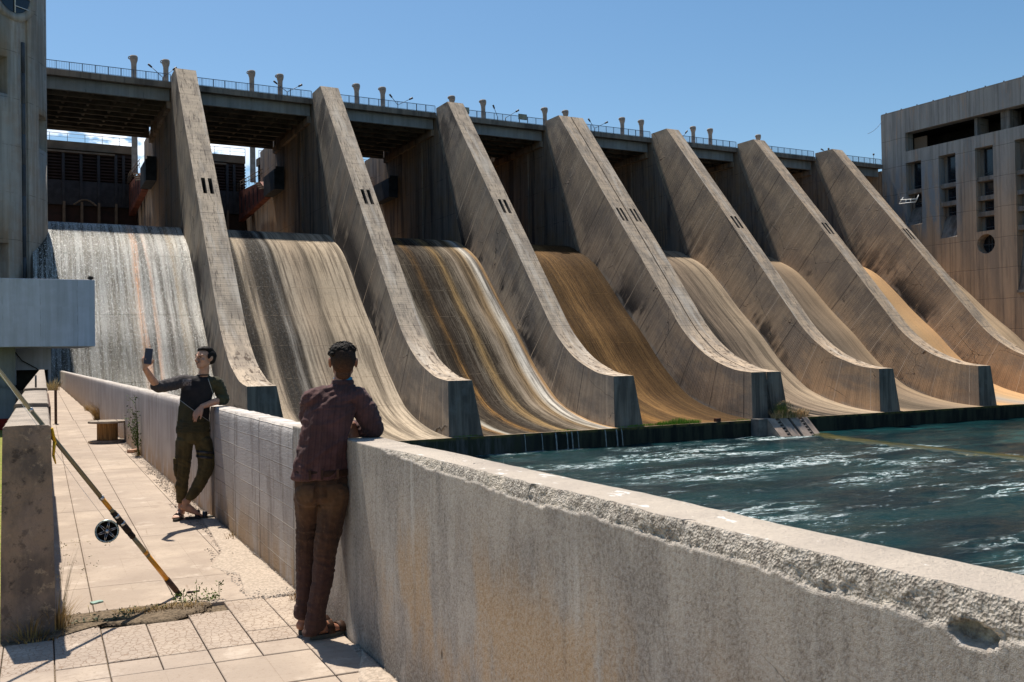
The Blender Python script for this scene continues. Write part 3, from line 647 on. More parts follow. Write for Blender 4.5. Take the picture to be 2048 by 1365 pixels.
# ------------------------------------------------------------------ powerhouse on the right bank (face at X = 137.5, looking towards -X)
ph_con = wall_concrete('powerhouse concrete', (.29, .265, .24), (.34, .25, .18), (.06, .05, .045), .42, 4.9, 6.5, .6, False, .45, .6, .25)
def M_ph():
    N = NT('powerhouse face'); P = N.pos(); x, y, z = N.xyz(P)
    fl, gr, _ = stripes(N, N.add(N.mul(x, .93), y), .34, N.mul(N.noise(P, .3, 2), .5), .12); tone = N.white(fl)
    hi = N.rng(N.add(z, N.mul(N.noise(P, .25, 4), 10)), 26, 42)
    cc = N.mix(hi, (.54, .37, .25), (.37, .345, .315))
    cc = N.mix(N.rng(N.noise(N.scale(P, (.5, .5, .12)), 1, 6, .6), .42, .65, 0, .8), cc, N.mix(hi, (.38, .28, .21), (.28, .265, .25)))
    cc = N.mix(N.rng(tone, 0, 1, 0, .3), cc, (.07, .06, .05))
    cc = N.mix(N.rng(N.noise(N.scale(P, (1.6, 1.6, .09)), 1, 6, .65), .52, .70, 0, .45), cc, (.10, .08, .065))
    cc = N.mix(N.rng(N.noise(N.scale(P, (1.3, 1.3, .15), (4, 0, 0)), 1, 5, .65), .56, .7, 0, .55), cc, (.48, .30, .19))
    cc = N.mix(N.mul(N.rng(N.noise(N.scale(P, (.9, .9, .2)), 1, 3), .4, .6), N.mul(N.rng(y, 107, 111), N.mul(N.rng(z, 20, 24), N.rng(z, 36, 32)))), cc, (.25, .27, .29))
    w1 = N.mul(N.noise(P, .4, 3), .25)
    _, j1, _ = stripes(N, N.add(z, w1), 4.95, None, .014); _, j2, _ = stripes(N, N.add(y, w1), 6.5, None, .007)
    jj = N.math('MAXIMUM', j1, j2); cc = N.mix(N.mul(jj, .7), cc, (.05, .04, .035))
    h = N.add(N.add(N.mul(gr, -.5), N.mul(tone, .4)), N.sub(N.mul(N.noise(P, 2.5, 5, .7), .7), jj))
    return N.done(cc, .9, N.bump(h, .5, .06))
ph_face = M_ph()
glass = NT('dark window glass'); gm = glass.done((.012, .016, .022), .12, None, 0, .6)
frame_m = simple('grey window frame', (.14, .14, .145), .6)
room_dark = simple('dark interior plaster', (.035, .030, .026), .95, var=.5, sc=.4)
curtain_m = simple('faded curtain', (.16, .15, .17), .95, var=.5, sc=6)
XB = 137.5
ph = empty('powerhouse', (XB, 100, 0)); up_thing(ph); tag(ph, 'tall streaked concrete powerhouse at the right with recessed window bays and a round window', 'building')
def pobj(mb, name, mats, parent=ph, **k):
    o = mb.build(name, mats, None, **k); o.location = (-XB, -100, 0) if parent is ph else (0, 0, 0); o.parent = parent; return o
def holed_wall(mb, y0, y1, z0, z1, holes, depth, m=0, X=XB):
    ys = sorted({y0, y1}|{h[0] for h in holes}|{h[1] for h in holes}); zs = sorted({z0, z1}|{h[2] for h in holes}|{h[3] for h in holes})
    for a, b in zip(ys, ys[1:]):
        for c, d in zip(zs, zs[1:]):
            my, mz = (a+b)/2, (c+d)/2
            if any(h[0] < my < h[1] and h[2] < mz < h[3] for h in holes): continue
            mb.face([(X, b, c), (X, a, c), (X, a, d), (X, b, d)][::-1], m)
    for (a, b, c, d) in holes:
        mb.face([(X, a, c), (X+depth, a, c), (X+depth, a, d), (X, a, d)][::-1], m); mb.face([(X, b, c), (X, b, d), (X+depth, b, d), (X+depth, b, c)][::-1], m)
        mb.face([(X, a, c), (X, b, c), (X+depth, b, c), (X+depth, a, c)][::-1], m); mb.face([(X, a, d), (X+depth, a, d), (X+depth, b, d), (X, b, d)][::-1], m)
bays = [(108.42, 111.42, 22.2), (102.05, 105.1, 19.4), (95.55, 98.6, 19.7), (88.95, 92.0, 10.3), (82.4, 85.5, 10.3), (75.9, 79.0, 10.3)]
strip = (60.0, 111.4, 34.55, 37.65)
circ = (97.08, 17.72, 1.54)
holes = [strip]+[(a, b, z, 32.62) for a, b, z in bays]+[(circ[0]-1.54, circ[0]+1.54, circ[1]-1.54, circ[1]+1.54)]
mb = MB(); holed_wall(mb, 40, 116.25, -10, 41.6, holes, 1.9)
# plate with the round opening
n = 40; cy_, cz_, cr_ = circ
sq = []
for k in range(n):
    t = 2*math.pi*k/n; c, s = math.cos(t), math.sin(t); m_ = 1.54/max(abs(c), abs(s)); sq.append((cy_+c*m_, cz_+s*m_, cy_+c*1.50, cz_+s*1.50))
for k in range(n):
    a = sq[k]; b = sq[(k+1) % n]
    mb.face([(XB, a[0], a[1]), (XB, b[0], b[1]), (XB, b[2], b[3]), (XB, a[2], a[3])][::-1])
    mb.face([(XB, a[2], a[3]), (XB, b[2], b[3]), (XB+1.7, b[2], b[3]), (XB+1.7, a[2], a[3])][::-1], 0, None, True)
mb.face([(XB, 116.25, -10), (XB, 116.25, 41.6), (XB+40, 116.25, 41.6), (XB+40, 116.25, -10)]); mb.face([(XB, 40, 41.6), (XB+40, 40, 41.6), (XB+40, 116.25, 41.6), (XB, 116.25, 41.6)])
mb.face([(XB, 40, -10), (XB+40, 40, -10), (XB+40, 40, 41.6), (XB, 40, 41.6)])
mb.box(XB+.05, XB+.35, 40, 116.2, 41.6, 41.72)
pobj(mb, 'wall', ph_face)
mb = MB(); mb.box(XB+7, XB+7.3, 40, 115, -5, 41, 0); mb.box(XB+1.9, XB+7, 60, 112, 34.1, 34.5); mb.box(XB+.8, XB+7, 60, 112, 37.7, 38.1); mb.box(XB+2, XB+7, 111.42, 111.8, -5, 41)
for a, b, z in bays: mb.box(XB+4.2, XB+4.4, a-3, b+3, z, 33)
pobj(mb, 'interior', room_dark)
for y, wd in ((94.2, 1.5), (99.2, .5), (90.2, 1.4), (86, 1.2)):
    mb = MB(); mb.box(XB+1.2, XB+4.0, y-wd/2, y+wd/2, 34.56, 37.64); pobj(mb, 'column', ph_con)
mb = MB(); mb.box(XB+2.0, XB+2.2, 108.8, 111.2, 34.56, 36.9); pobj(mb, 'inner_door', simple('brown door leaf', (.26, .17, .11), .8))
mb = MB(); mb.box(XB+1.5, XB+1.6, 88.0, 90.2, 35.4, 37.5); pobj(mb, 'green_screen', simple('green sheet', (.02, .12, .09), .8))
for bi, (a, b, zb) in enumerate(bays):
    X = XB+1.45
    lv = [(28.15, 32.6)]; z = 27.4
    slabs = [27.4]
    if bi == 0: lv.append((25.2, 27.4))
    elif bi == 1: lv += [(25.35, 27.4), (22.95, 24.5)]; slabs += [24.5]
    elif bi == 2: lv += [(25.2, 27.4), (22.8, 24.45), (19.8, 22.0)]; slabs += [24.45, 22.0]
    else:
        z = 27.4
        lv += [(25.2, 27.4), (22.8, 24.45), (19.9, 22.0), (17.2, 19.2)]; slabs += [24.45, 22.0, 19.2]
    for z0, z1 in lv:
        mb = MB(); t_ = .09
        mb.box(X, X+.1, a+.02, b-.02, z0, z0+t_); mb.box(X, X+.1, a+.02, b-.02, z1-t_, z1); mb.box(X, X+.1, a+.02, a+.1, z0, z1); mb.box(X, X+.1, b-.62, b-.5, z0, z1); mb.box(X, X+.1, a+1.0, a+1.06, z0, z1)
        mb.box(X, X+.1, a+.02, b-.5, z0+.55, z0+.61)
        fr_ = pobj(mb, 'window', frame_m)
        mb = MB(); mb.box(X+.04, X+.06, a+.05, b-.55, z0, z1); p_ = pobj(mb, 'pane', gm, fr_); p_.location = (0, 0, 0)
        mb = MB(); mb.box(X-.05, X+.2, b-.5, b, z0, z1); w_ = pobj(mb, 'side_wall', ph_con, fr_)
        if z1 < 30:
            mb = MB()
            for k in range(5): mb.box(X+.12, X+.16, a+1.2+k*.16, a+1.32+k*.16, z0+.1, z1-.1)
            pobj(mb, 'curtain', curtain_m, fr_)
    for z in slabs:
        mb = MB(); mb.box(XB+.35, XB+1.9, a, b, z, z+.72); pobj(mb, 'sill', ph_con, bevel=.05)
    zl = lv[-1][0]
    mb = MB(); mb.face([(XB+1.5, a, zl), (XB+.05, a, zb+.02), (XB+.05, b, zb+.02), (XB+1.5, b, zl)][::-1]); mb.face([(XB+.0, a, zb), (XB+1.8, a, zb+.01), (XB+1.8, b, zb+.01), (XB, b, zb)]); pobj(mb, 'sloping_sill', ph_con)
mb = MB(); mb.box(XB+1.5, XB+1.58, cy_-.05, cy_+.05, cz_-1.5, cz_+1.5); mb.box(XB+1.5, XB+1.58, cy_-1.5, cy_+1.5, cz_-.05, cz_+.05); mb.box(XB+1.5, XB+1.58, cy_+.5, cy_+.56, cz_-1.4, cz_+1.4); rf = pobj(mb, 'round_window', frame_m)
mb = MB(); mb.lathe([(0, 0), (1.52, 0)], n=32, M=Matrix.Translation((XB+1.62, cy_, cz_)) @ Matrix.Rotation(rad(-90), 4, 'Y')); pobj(mb, 'pane', gm, rf)
# lower ledge and rock-like rough base at the far right
mb = MB(); mb.box(XB-.4, XB+.0, 40, 91.9, 9.9, 10.3); pobj(mb, 'ledge', ph_con)
# pegs along the roof edge
pg = MB(); pg.bar((0, 0, 0), (0, 0, .28), .11, 0, 6); pgm = pg.mesh('roof_peg', room_dark)
for k in range(9): place('roof_peg', pgm, ph, (.2, 115.3-100-3.1*k, 41.6))
# white frame hanging out of the left bay
white_p = simple('white painted steel', (.80, .80, .78), .5, var=.1)
t = empty('hanging_frame', (XB-.3, 110.5, 25.8)); tag(t, 'bent white metal frame sticking out of the leftmost window bay', 'metal frame')
mb = MB(); A = (-.5, 1.75, .15); B_ = (-.5, -1.5, .0); C_ = (-.3, 1.0, 1.15); D_ = (-.3, -2.0, 1.1)
for p, q in ((A, B_), (A, C_), (B_, D_), ((-.45, 1.45, .75), (-.45, -1.75, .45)), ((-.45, .4, .1), (-.45, .35, .65)), ((-.45, -.5, .05), (-.45, -.55, .6))): mb.bar(p, q, .075, 0, 6)
mb.build('frame', white_p, t); up_thing(t)
# stay cable off the corner
t = MB(); p0 = Vector((XB, 115.9, 40.6)); p1 = Vector((134.3, 116.3, 38.2))
t.path([p0+(p1-p0)*k/6+Vector((0, 0, -.35*math.sin(math.pi*k/6))) for k in range(7)], .03, 0, 5); tag(up_thing(t.build('stay_cable', lampm)), 'thin dark cable slanting from the powerhouse corner', 'cable')

# ------------------------------------------------------------------ intake tower at the left (round, seen from its right flank)
tw_con = wall_concrete('tower concrete', (.42, .385, .34), (.43, .33, .25), (.20, .18, .155), .30, 4.6, 30, .45, False, .35, .5, .3)
def tower_pt(a, z, r=8.0): k = 1.012; return (0.405+k*r*math.cos(rad(a)), 114.4+k*r*math.sin(rad(a)), 1.55+(z-1.55)*k)
tw = empty('intake_tower', (0.405, 114.4, 0)); tag(tw, 'round board-marked concrete tower at the left edge with an oculus and deep slots', 'tower')
angs = sorted(set([-180+k*4 for k in range(90)]+[-59.1, -28.9, -9.0, -49.1, -42.1, -75.0, -98]))
zs_ = sorted(set([-10, 0, 9, 13.2, 18, 23.1, 26.6, 27.5, 31.1, 34, 40, 48, 62, 7.5]))
notch = lambda a, z: (-28.9 <= a < -9 and 23.1 <= z < 26.6) or (-75 <= a < -59.1 and 27.5 <= z < 31.1) or (-75 <= a < -59.1 and 7.5 <= z < 13.2) or (-49.1 <= a < -42.1 and z >= 0)
mb = MB(); n = len(angs)
for i in range(n):
    a = angs[i]; b = angs[i+1] if i+1 < n else 180
    for z0, z1 in zip(zs_, zs_[1:]):
        if notch(a+.01, z0):
            deep = .18 if (-49.1 <= a < -42.1) else 1.2
            r = 8-deep
            mb.face([tower_pt(a, z0, r), tower_pt(b, z0, r), tower_pt(b, z1, r), tower_pt(a, z1, r)], 1 if -28.95 <= a < -9 else 0, None, True)  # right-hand slot gets a dark back, painting the shade of a deep recess
            for (aa, s) in ((a, 1), (b, -1)):
                other = notch(aa-.5 if s == 1 else aa+.5, z0)
                if not other:
                    f = [tower_pt(aa, z0), tower_pt(aa, z0, r), tower_pt(aa, z1, r), tower_pt(aa, z1)]; mb.face(f if s == 1 else f[::-1])
            for zz, s in ((z0, 1), (z1, -1)):
                if not notch(a+.01, (zz-.1) if s == 1 else zz+.1) or zz == z1 and zz >= 62:
                    f = [tower_pt(a, zz), tower_pt(b, zz), tower_pt(b, zz, r), tower_pt(a, zz, r)]; mb.face(f if s == 1 else f[::-1])
        else:
            mb.face([tower_pt(a, z0), tower_pt(b, z0), tower_pt(b, z1), tower_pt(a, z1)], 0, None, True)
b_ = len(mb.v); mb.face([tower_pt(a, 62) for a in angs])
o = mb.build('shaft', [tw_con, dark_con], None); o.parent = tw; o.location = (-.405, -114.4, 0)
bm = bmesh.new(); bm.from_mesh(o.data); bmesh.ops.remove_doubles(bm, verts=bm.verts, dist=1e-4); bm.to_mesh(o.data); bm.free()
mb = MB(); mb.path([tower_pt(-45.6, z, 7.86) for z in range(0, 34, 3)], .2, 0, 6); o = mb.build('drain_channel', simple('dark drain stain', (.10, .105, .115), .8, var=.4, sc=.6), None); o.parent = tw; o.location = (-.405, -114.4, 0)
# oculus ring near the top left of the frame
cc = Vector(tower_pt(-54, 37.3, 8.0)); nrm = Vector((math.cos(rad(-54)), math.sin(rad(-54)), 0)); Mo = Matrix.Translation(cc) @ nrm.to_track_quat('Z', 'Y').to_matrix().to_4x4()
mb = MB(); mb.lathe([(1.77, -.9), (1.77, .06), (2.53, .14), (2.58, -.9)], n=40, M=Mo); o = mb.build('oculus_ring', tw_con, None); o.parent = tw; o.location = (-.405, -114.4, 0)
mb = MB(); mb.lathe([(0, .10), (1.76, .10)], n=32, M=Mo); pn = mb.build('oculus_pane', gm, None); pn.parent = tw; pn.location = (-.405, -114.4, 0)
mb = MB(); mb.bar(Mo @ Vector((-1.8, 0, .2)), Mo @ Vector((1.8, 0, .2)), .05, 0, 6); mb.bar(Mo @ Vector((0, -1.8, .2)), Mo @ Vector((0, 1.8, .2)), .05, 0, 6); mb.bar(Mo @ Vector((0, -1.1, .2)), Mo @ Vector((1.5, -1.1, .2)), .04, 0, 6)
mb.build('glazing_bar', white_p, pn)

# ------------------------------------------------------------------ control block overhanging the far end of the walkway
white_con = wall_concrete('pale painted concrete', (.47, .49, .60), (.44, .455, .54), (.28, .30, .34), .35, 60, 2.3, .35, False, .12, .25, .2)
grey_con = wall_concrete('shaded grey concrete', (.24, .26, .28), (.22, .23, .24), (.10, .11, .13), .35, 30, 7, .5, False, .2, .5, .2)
cb = empty('control_block', (0, 80, 0)); tag(cb, 'plain pale blue grey overhanging block in shade above the far end of the walkway', 'building')
def kobj(mb, name, mats, **k):
    o = mb.build(name, mats, None, **k); o.parent = cb; o.location = (0, -80, 0); return o
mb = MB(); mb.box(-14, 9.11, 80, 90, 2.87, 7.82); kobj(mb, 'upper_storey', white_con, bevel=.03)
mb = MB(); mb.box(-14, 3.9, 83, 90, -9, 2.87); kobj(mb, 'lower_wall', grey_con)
mb = MB(); mb.box(3.9, 6.72, 88, 90, 1.15, 2.87); mb.box(6.5, 6.72, 88, 90, 0, 1.15); mb.box(3.9, 4.2, 88, 90, 0, 1.15); kobj(mb, 'back_wall', white_con)
mb = MB(); mb.box(3.9, 6.7, 89.7, 89.9, -.5, 1.3); kobj(mb, 'dark_opening', dark_con)  # dark panel paints the shade inside the opening
mb = MB(); mb.box(-14, 3.95, 82.4, 83, -4.6, -2.4); kobj(mb, 'red_plinth', simple('red painted plinth', (.28, .025, .02), .7, var=.5, sc=.5))
mb = MB(); mb.bar((8.85, 80.3, 7.82), (8.85, 80.3, 8.1), .05, 0, 6); mb.lathe([(0, .0), (.2, .04), (.22, .14), (.16, .26), (0, .30)], c=(8.85, 80.3, 7.85), n=10); kobj(mb, 'vent_cap', room_dark)
mb = MB(); mb.path([(4.1, 87.9, 2.6), (4.6, 87.9, 1.9), (5.6, 87.9, 1.3), (6.0, 87.9, .9)], .035, 0, 5); kobj(mb, 'cable', room_dark)

# ------------------------------------------------------------------ water, ground
def M_water():
    N = NT('churning river water'); P = N.pos(); x, y, z = N.xyz(P)
    wv = N.noise(N.scale(P, (.10, .10, 1)), 1, 4, .6, 0, True)
    wp = N.n('ShaderNodeVectorMath', operation='ADD'); N.l(N.scale(P, (.11, .50, 1), rot=(0, 0, rad(-12))), wp.inputs[0])
    ws = N.n('ShaderNodeVectorMath', operation='SCALE'); N.l(wv, ws.inputs[0]); ws.inputs['Scale'].default_value = 1.6; N.l(ws.outputs[0], wp.inputs[1])
    wpv = wp.outputs[0]
    f1 = N.noise(wpv, 1.1, 9, .66, .6)
    ridge = N.math('ABSOLUTE', N.sub(f1, .5))
    rd = N.rng(ridge, .036, .006)
    patch = N.rng(N.noise(N.scale(P, (.055, .11, 1), (3, 8, 0)), 1, 3, .5), .48, .61)
    fine = N.noise(N.scale(P, (1.1, 2.8, 1)), 1.6, 8, .75)
    foam = N.mul(N.mul(rd, patch), N.rng(fine, .42, .56))
    near_f = N.mul(N.rng(N.noise(wpv, 2.6, 7, .7), .56, .66), N.rng(N.noise(N.scale(P, (.05, .12, 1)), 1, 3), .46, .58))
    foam = N.math('MAXIMUM', foam, N.mul(near_f, N.mul(N.rng(fine, .46, .58), .75)))
    spk = N.mul(N.rng(N.noise(N.scale(P, (2.4, 6.0, 1)), 2.0, 4, .7), .67, .70), N.rng(N.noise(P, .12, 3), .44, .56))
    foam = N.math('MAXIMUM', foam, N.mul(spk, .75), clamp=True)
    calm = N.mul(N.rng(x, 76.0, 79.0), 1.0); foam = N.mul(foam, N.sub(1.0, N.mul(calm, N.rng(y, 20, 45))))
    teal = N.mix(N.rng(N.noise(N.scale(P, (.08, .16, 1)), 1, 5, .6), .38, .62), (.0015, .014, .018), (.004, .032, .035))
    teal = N.mix(N.rng(N.noise(N.scale(P, (.12, .3, 1), (5, 0, 0)), 1, 5, .6), .52, .68, 0, .5), teal, (.018, .022, .013))
    teal = N.mix(N.mul(patch, N.rng(ridge, .10, .0, 0, .7)), teal, (.015, .10, .10))
    c = N.mix(foam, teal, (.80, .86, .86))
    h = N.add(N.mul(N.noise(N.scale(P, (.5, 1.2, 1)), 1, 6, .62, .5), 1.0), N.add(N.mul(N.noise(N.scale(P, (2, 4.5, 1)), 1, 6, .68), .38), N.mul(foam, .12)))
    return N.done(c, N.add(.13, N.mul(foam, .6)), N.bump(h, .75, .42), 0, .20, IOR=1.33)
water_m = M_water()
mb = MB(); nx, ny = 260, 240
xs = [2+ (k/nx)**1.5*150 for k in range(nx+1)]; ys = [-10+k/ny*88.3 for k in range(ny+1)]
rows = []
for y in ys:
    r = []
    for x in xs:
        h = .13*mnoise.noise(Vector((x*.28, y*.5, 0)))+.07*mnoise.noise(Vector((x*.8, y*1.5, 3)))+.03*mnoise.noise(Vector((x*2.1, y*3.5, 5)))
        r.append((x, y, -7.05+h))
    rows.append(r)
mb.grid(rows, 0, None, True, flip=True); tag(mb.build('water', water_m), kind='structure')
far_w = MB(); far_w.face([(-900, -1500, -7.35), (1500, -1500, -7.35), (1500, 78.5, -7.35), (-900, 78.5, -7.35)]); tag(far_w.build('water', water_m), kind='structure')
earth = simple('dry earth', (.24, .19, .13), .95, var=.4, sc=.2)
mb = MB(); mb.face([(-6000, -6000, -12), (6000, -6000, -12), (6000, 6000, -12), (-6000, 6000, -12)]); tag(mb.build('ground', earth), kind='structure')

# drowned divide wall showing as a green line
def M_alg():
    N = NT('algae on the drowned wall'); P = N.pos()
    n = N.noise(N.scale(P, (1, .3, 1)), 1.5, 6, .65)
    c = N.mix(N.rng(n, .38, .6), (.075, .068, .012), (.022, .030, .010))
    return N.done(c, .25, N.bump(N.noise(P, 3, 4), .5, .08))
mb = MB(); cen = [(79.2, 76), (77.0, 71), (75.2, 64), (74.0, 56), (72.8, 47), (71.5, 35), (70.5, 20)]
rows = []
for k in range(61):
    s = k/60*6; i = min(5, int(s)); f = s-i; cx = cen[i][0]*(1-f)+cen[i+1][0]*f; cy = cen[i][1]*(1-f)+cen[i+1][1]*f
    wl = .95+.4*mnoise.noise(Vector((cy*.4, 0, 0))); wr = .85+.4*mnoise.noise(Vector((cy*.5, 4, 0)))
    rows.append([(cx-wl-.5, cy, -7.4), (cx-wl, cy, -6.93), (cx, cy, -6.90), (cx+wr, cy, -6.93), (cx+wr+.5, cy, -7.4)])
mb.grid(rows, 0, None, True); tag(mb.build('drowned_wall', M_alg()), 'yellow green algae covered wall just under the water, running out from the ramp', 'wall')

# landing ramp with cleated grooves at the foot of the double pier
ramp_c = simple('pink grey ramp concrete', (.40, .31, .25), .9, var=.3, sc=.9, bump=.03)
rp = empty('landing_ramp', (73.3, 78.36, -7.2)); tag(rp, 'small sloping concrete landing ramp with two cleated grooves at the water below the double pier', 'ramp')
Wd = 5.6; zt = 1.95; run = 2.5; PF = 1.15
segs = [(0, 1.05, 0), (1.05, 1.62, 1), (1.62, 2.75, 0), (2.75, 3.15, 2), (3.15, 4.28, 0), (4.28, 4.82, 1), (4.82, Wd, 0)]
for x0, x1, kd in segs:
    d = 0 if kd == 0 else .22
    mb = MB(); A_ = -PF; B2 = -PF-run; zz_ = zt-d*1.2
    mb.face([(x0, A_, zz_), (x1, A_, zz_), (x1, B2, -.35-d), (x0, B2, -.35-d)][::-1]); mb.face([(x0, 0, zz_), (x1, 0, zz_), (x1, A_, zz_), (x0, A_, zz_)][::-1])
    mb.face([(x0, B2, -.35-d), (x1, B2, -.35-d), (x1, B2, -1.5), (x0, B2, -1.5)][::-1])
    mb.face([(x0, 0, -1.5), (x0, 0, zz_), (x0, A_, zz_), (x0, B2, -.35-d), (x0, B2, -1.5)]); mb.face([(x1, 0, -1.5), (x1, B2, -1.5), (x1, B2, -.35-d), (x1, A_, zz_), (x1, 0, zz_)])
    o = mb.build('slab' if kd == 0 else 'groove', ramp_c if kd == 0 else dark_con, rp)
    if kd == 1:
        cm2 = MB(); cm2.box(x0+.02, x1-.02, -.07, .07, 0, .15); cme = cm2.mesh('cleat', ramp_c)
        for k in range(8):
            f = (k+.5)/8; place('cleat', cme, rp, (0, -PF-run*f, zt-(zt+.35)*f-d-.02), (rad(-42), 0, 0))
mb = MB(); mb.box(-1.2, 0, -PF, 0, -1.5, zt); mb.build('side_block', simple('ramp side', (.17, .16, .15), .85, var=.4, sc=1), rp)
# thin falls from the apron lip
trk = NT('falling water'); tm = trk.done((.55, .58, .58), .25, None, 0, .5, Alpha=.38)
spots = [(46.7, .05, 0), (48.2, .08, .1), (49.4, .05, .2), (49.95, .06, 0), (53.7, .06, .1), (55.0, .07, 0), (55.6, .05, .2), (50.6, .04, .3), (44.9, .04, .2)]
wl = ['leftmost', 'widest of the left group', 'third from the left', 'brighter thread at the right of the left group', 'first of the right group, below the third pier', 'middle one below the third pier', 'right one below the third pier', 'faint one between the groups', 'faint one near the second pier']
for (x, wd, q), l in zip(spots, wl):
    mb = MB(); rows = []
    for k in range(9):
        z = -5.45-k*.2; yy = 78.3-.25*math.sqrt(k/8)-.02; ww = wd*(1+.25*math.sin(k*2+x)); rows.append([(x-ww, yy, z), (x, yy-.05, z), (x+ww, yy, z)])
    mb.grid(rows, 0, None, True, flip=True); tag(mb.build('water_trickle', tm), 'thread of water off the apron lip, '+l, 'waterfall', 'trickles off the apron')

# ------------------------------------------------------------------ the walkway and its walls (local frame: a across, b along)
WA = math.atan2(.0698, .9976)
def L(a, b, z=0.0): return Vector((a*.9976+b*.0698, -a*.0698+b*.9976, z))
ML = Matrix(((.9976, .0698, 0, 0), (-.0698, .9976, 0, 0), (0, 0, 1, 0), (0, 0, 0, 1)))
def wobj(mb, name, mats, parent=None, **k):
    o = mb.build(name, mats, parent, **k)
    if parent is None: o.matrix_world = ML
    return o
def lframe(N):
    return N.scale(N.pos(), (1, 1, 1), (0, 0, 0), (0, 0, WA))
def M_plaster():
    N = NT('weathered plaster wall'); P = N.pos(); x, y, z = N.xyz(P)
    n1 = N.noise(P, 1.6, 7, .62); n2 = N.noise(N.scale(P, (3, 3, .5)), 1.4, 6, .6)
    cc = N.mix(N.rng(n1, .38, .62), (.42, .365, .31), (.27, .235, .205))
    cc = N.mix(N.mul(N.rng(n2, .46, .60), .45), cc, (.185, .16, .14))
    cc = N.mix(N.rng(N.noise(N.scale(P, (4, 4, .7)), 2.2, 6, .65), .50, .62, 0, .55), cc, (.46, .41, .355))
    orange = N.mul(N.rng(N.noise(N.scale(P, (2.2, 2.2, .9), (1, 2, 0)), 1.2, 6, .62), .44, .60), N.mul(N.rng(z, .98, .55), N.mul(N.rng(y, 1.5, 2.6), N.rng(y, 5.2, 4.2))))
    cc = N.mix(N.mul(orange, .75), cc, (.47, .30, .15))
    cc = N.mix(N.mul(N.rng(N.noise(N.scale(P, (9, 9, .5), (4, 0, 0)), 1, 5, .6), .60, .72), N.mul(N.rng(z, .45, .95), .55)), cc, (.60, .57, .53))
    cc = N.mix(N.mul(N.rng(N.noise(N.scale(P, (6, 6, .6), (0, 5, 0)), 1, 5, .6), .58, .70), .35), cc, (.13, .115, .105))
    cc = N.mix(N.mul(N.rng(z, .35, .0), N.rng(n1, .4, .55)), cc, (.16, .14, .12))
    gr = N.noise(P, 70, 4, .75); cc = N.mix(N.rng(gr, .40, .62, 0, .38), cc, (.52, .49, .45)); cc = N.mix(N.rng(gr, .45, .33, 0, .45), cc, (.12, .105, .095))
    # a few hairline cracks at the lower right
    cr = N.voro(N.vec(N.add(x, N.mul(n1, .5)), N.add(N.mul(y, 1.0), N.mul(N.noise(P, 4, 4), .25)), N.mul(z, 1.2)), 1.7, 'DISTANCE_TO_EDGE')
    cm_ = N.mul(N.rng(cr, .006, .0), N.mul(N.rng(y, 2.2, 1.4), N.rng(z, .9, .7)))
    cc = N.mix(N.mul(cm_, .8), cc, (.10, .07, .05))
    # small pits
    pv = N.voro(N.vec(N.mul(x, 1), N.mul(y, 1.0), N.mul(z, .6)), 3.2); pit = N.mul(N.rng(pv, .075, .05), N.rng(N.white(N.math('FLOOR', N.mul(y, 1.7))), .5, .55))
    cc = N.mix(N.mul(pit, .75), cc, (.09, .07, .05))
    # raw broken arris
    br = N.math('GREATER_THAN', z, 1.103); 
    at = N.n('ShaderNodeAttribute'); at.attribute_name = 'broken'; bk = at.outputs['Fac']
    raw = N.mix(N.rng(N.noise(P, 45, 6, .75), .4, .62), (.50, .45, .39), (.19, .165, .14))
    raw = N.mix(N.rng(N.noise(P, 3.3, 5, .6), .5, .62, 0, .6), raw, (.58, .51, .42))
    cc = N.mix(bk, cc, raw)
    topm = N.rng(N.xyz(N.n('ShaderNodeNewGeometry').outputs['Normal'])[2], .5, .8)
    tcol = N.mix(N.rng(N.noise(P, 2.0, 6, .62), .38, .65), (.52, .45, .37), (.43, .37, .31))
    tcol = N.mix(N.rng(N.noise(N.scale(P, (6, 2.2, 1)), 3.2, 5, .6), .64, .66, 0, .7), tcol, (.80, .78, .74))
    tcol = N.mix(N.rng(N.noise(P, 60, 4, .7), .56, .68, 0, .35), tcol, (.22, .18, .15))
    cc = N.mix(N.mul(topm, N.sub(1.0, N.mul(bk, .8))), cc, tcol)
    h = N.add(N.add(N.mul(gr, .9), N.mul(N.noise(P, 22, 5, .7), .8)), N.sub(N.mul(N.noise(P, 4, 4), .8), N.mul(pit, 2)))
    vr = N.voro(N.scale(P, (1, 1, 1)), 130); h = N.add(h, N.mul(bk, N.mul(vr, .7)))
    return N.done(cc, .92, N.bump(N.sub(h, N.mul(cm_, 1.2)), .9, .011), 0, .1)
plaster = M_plaster()
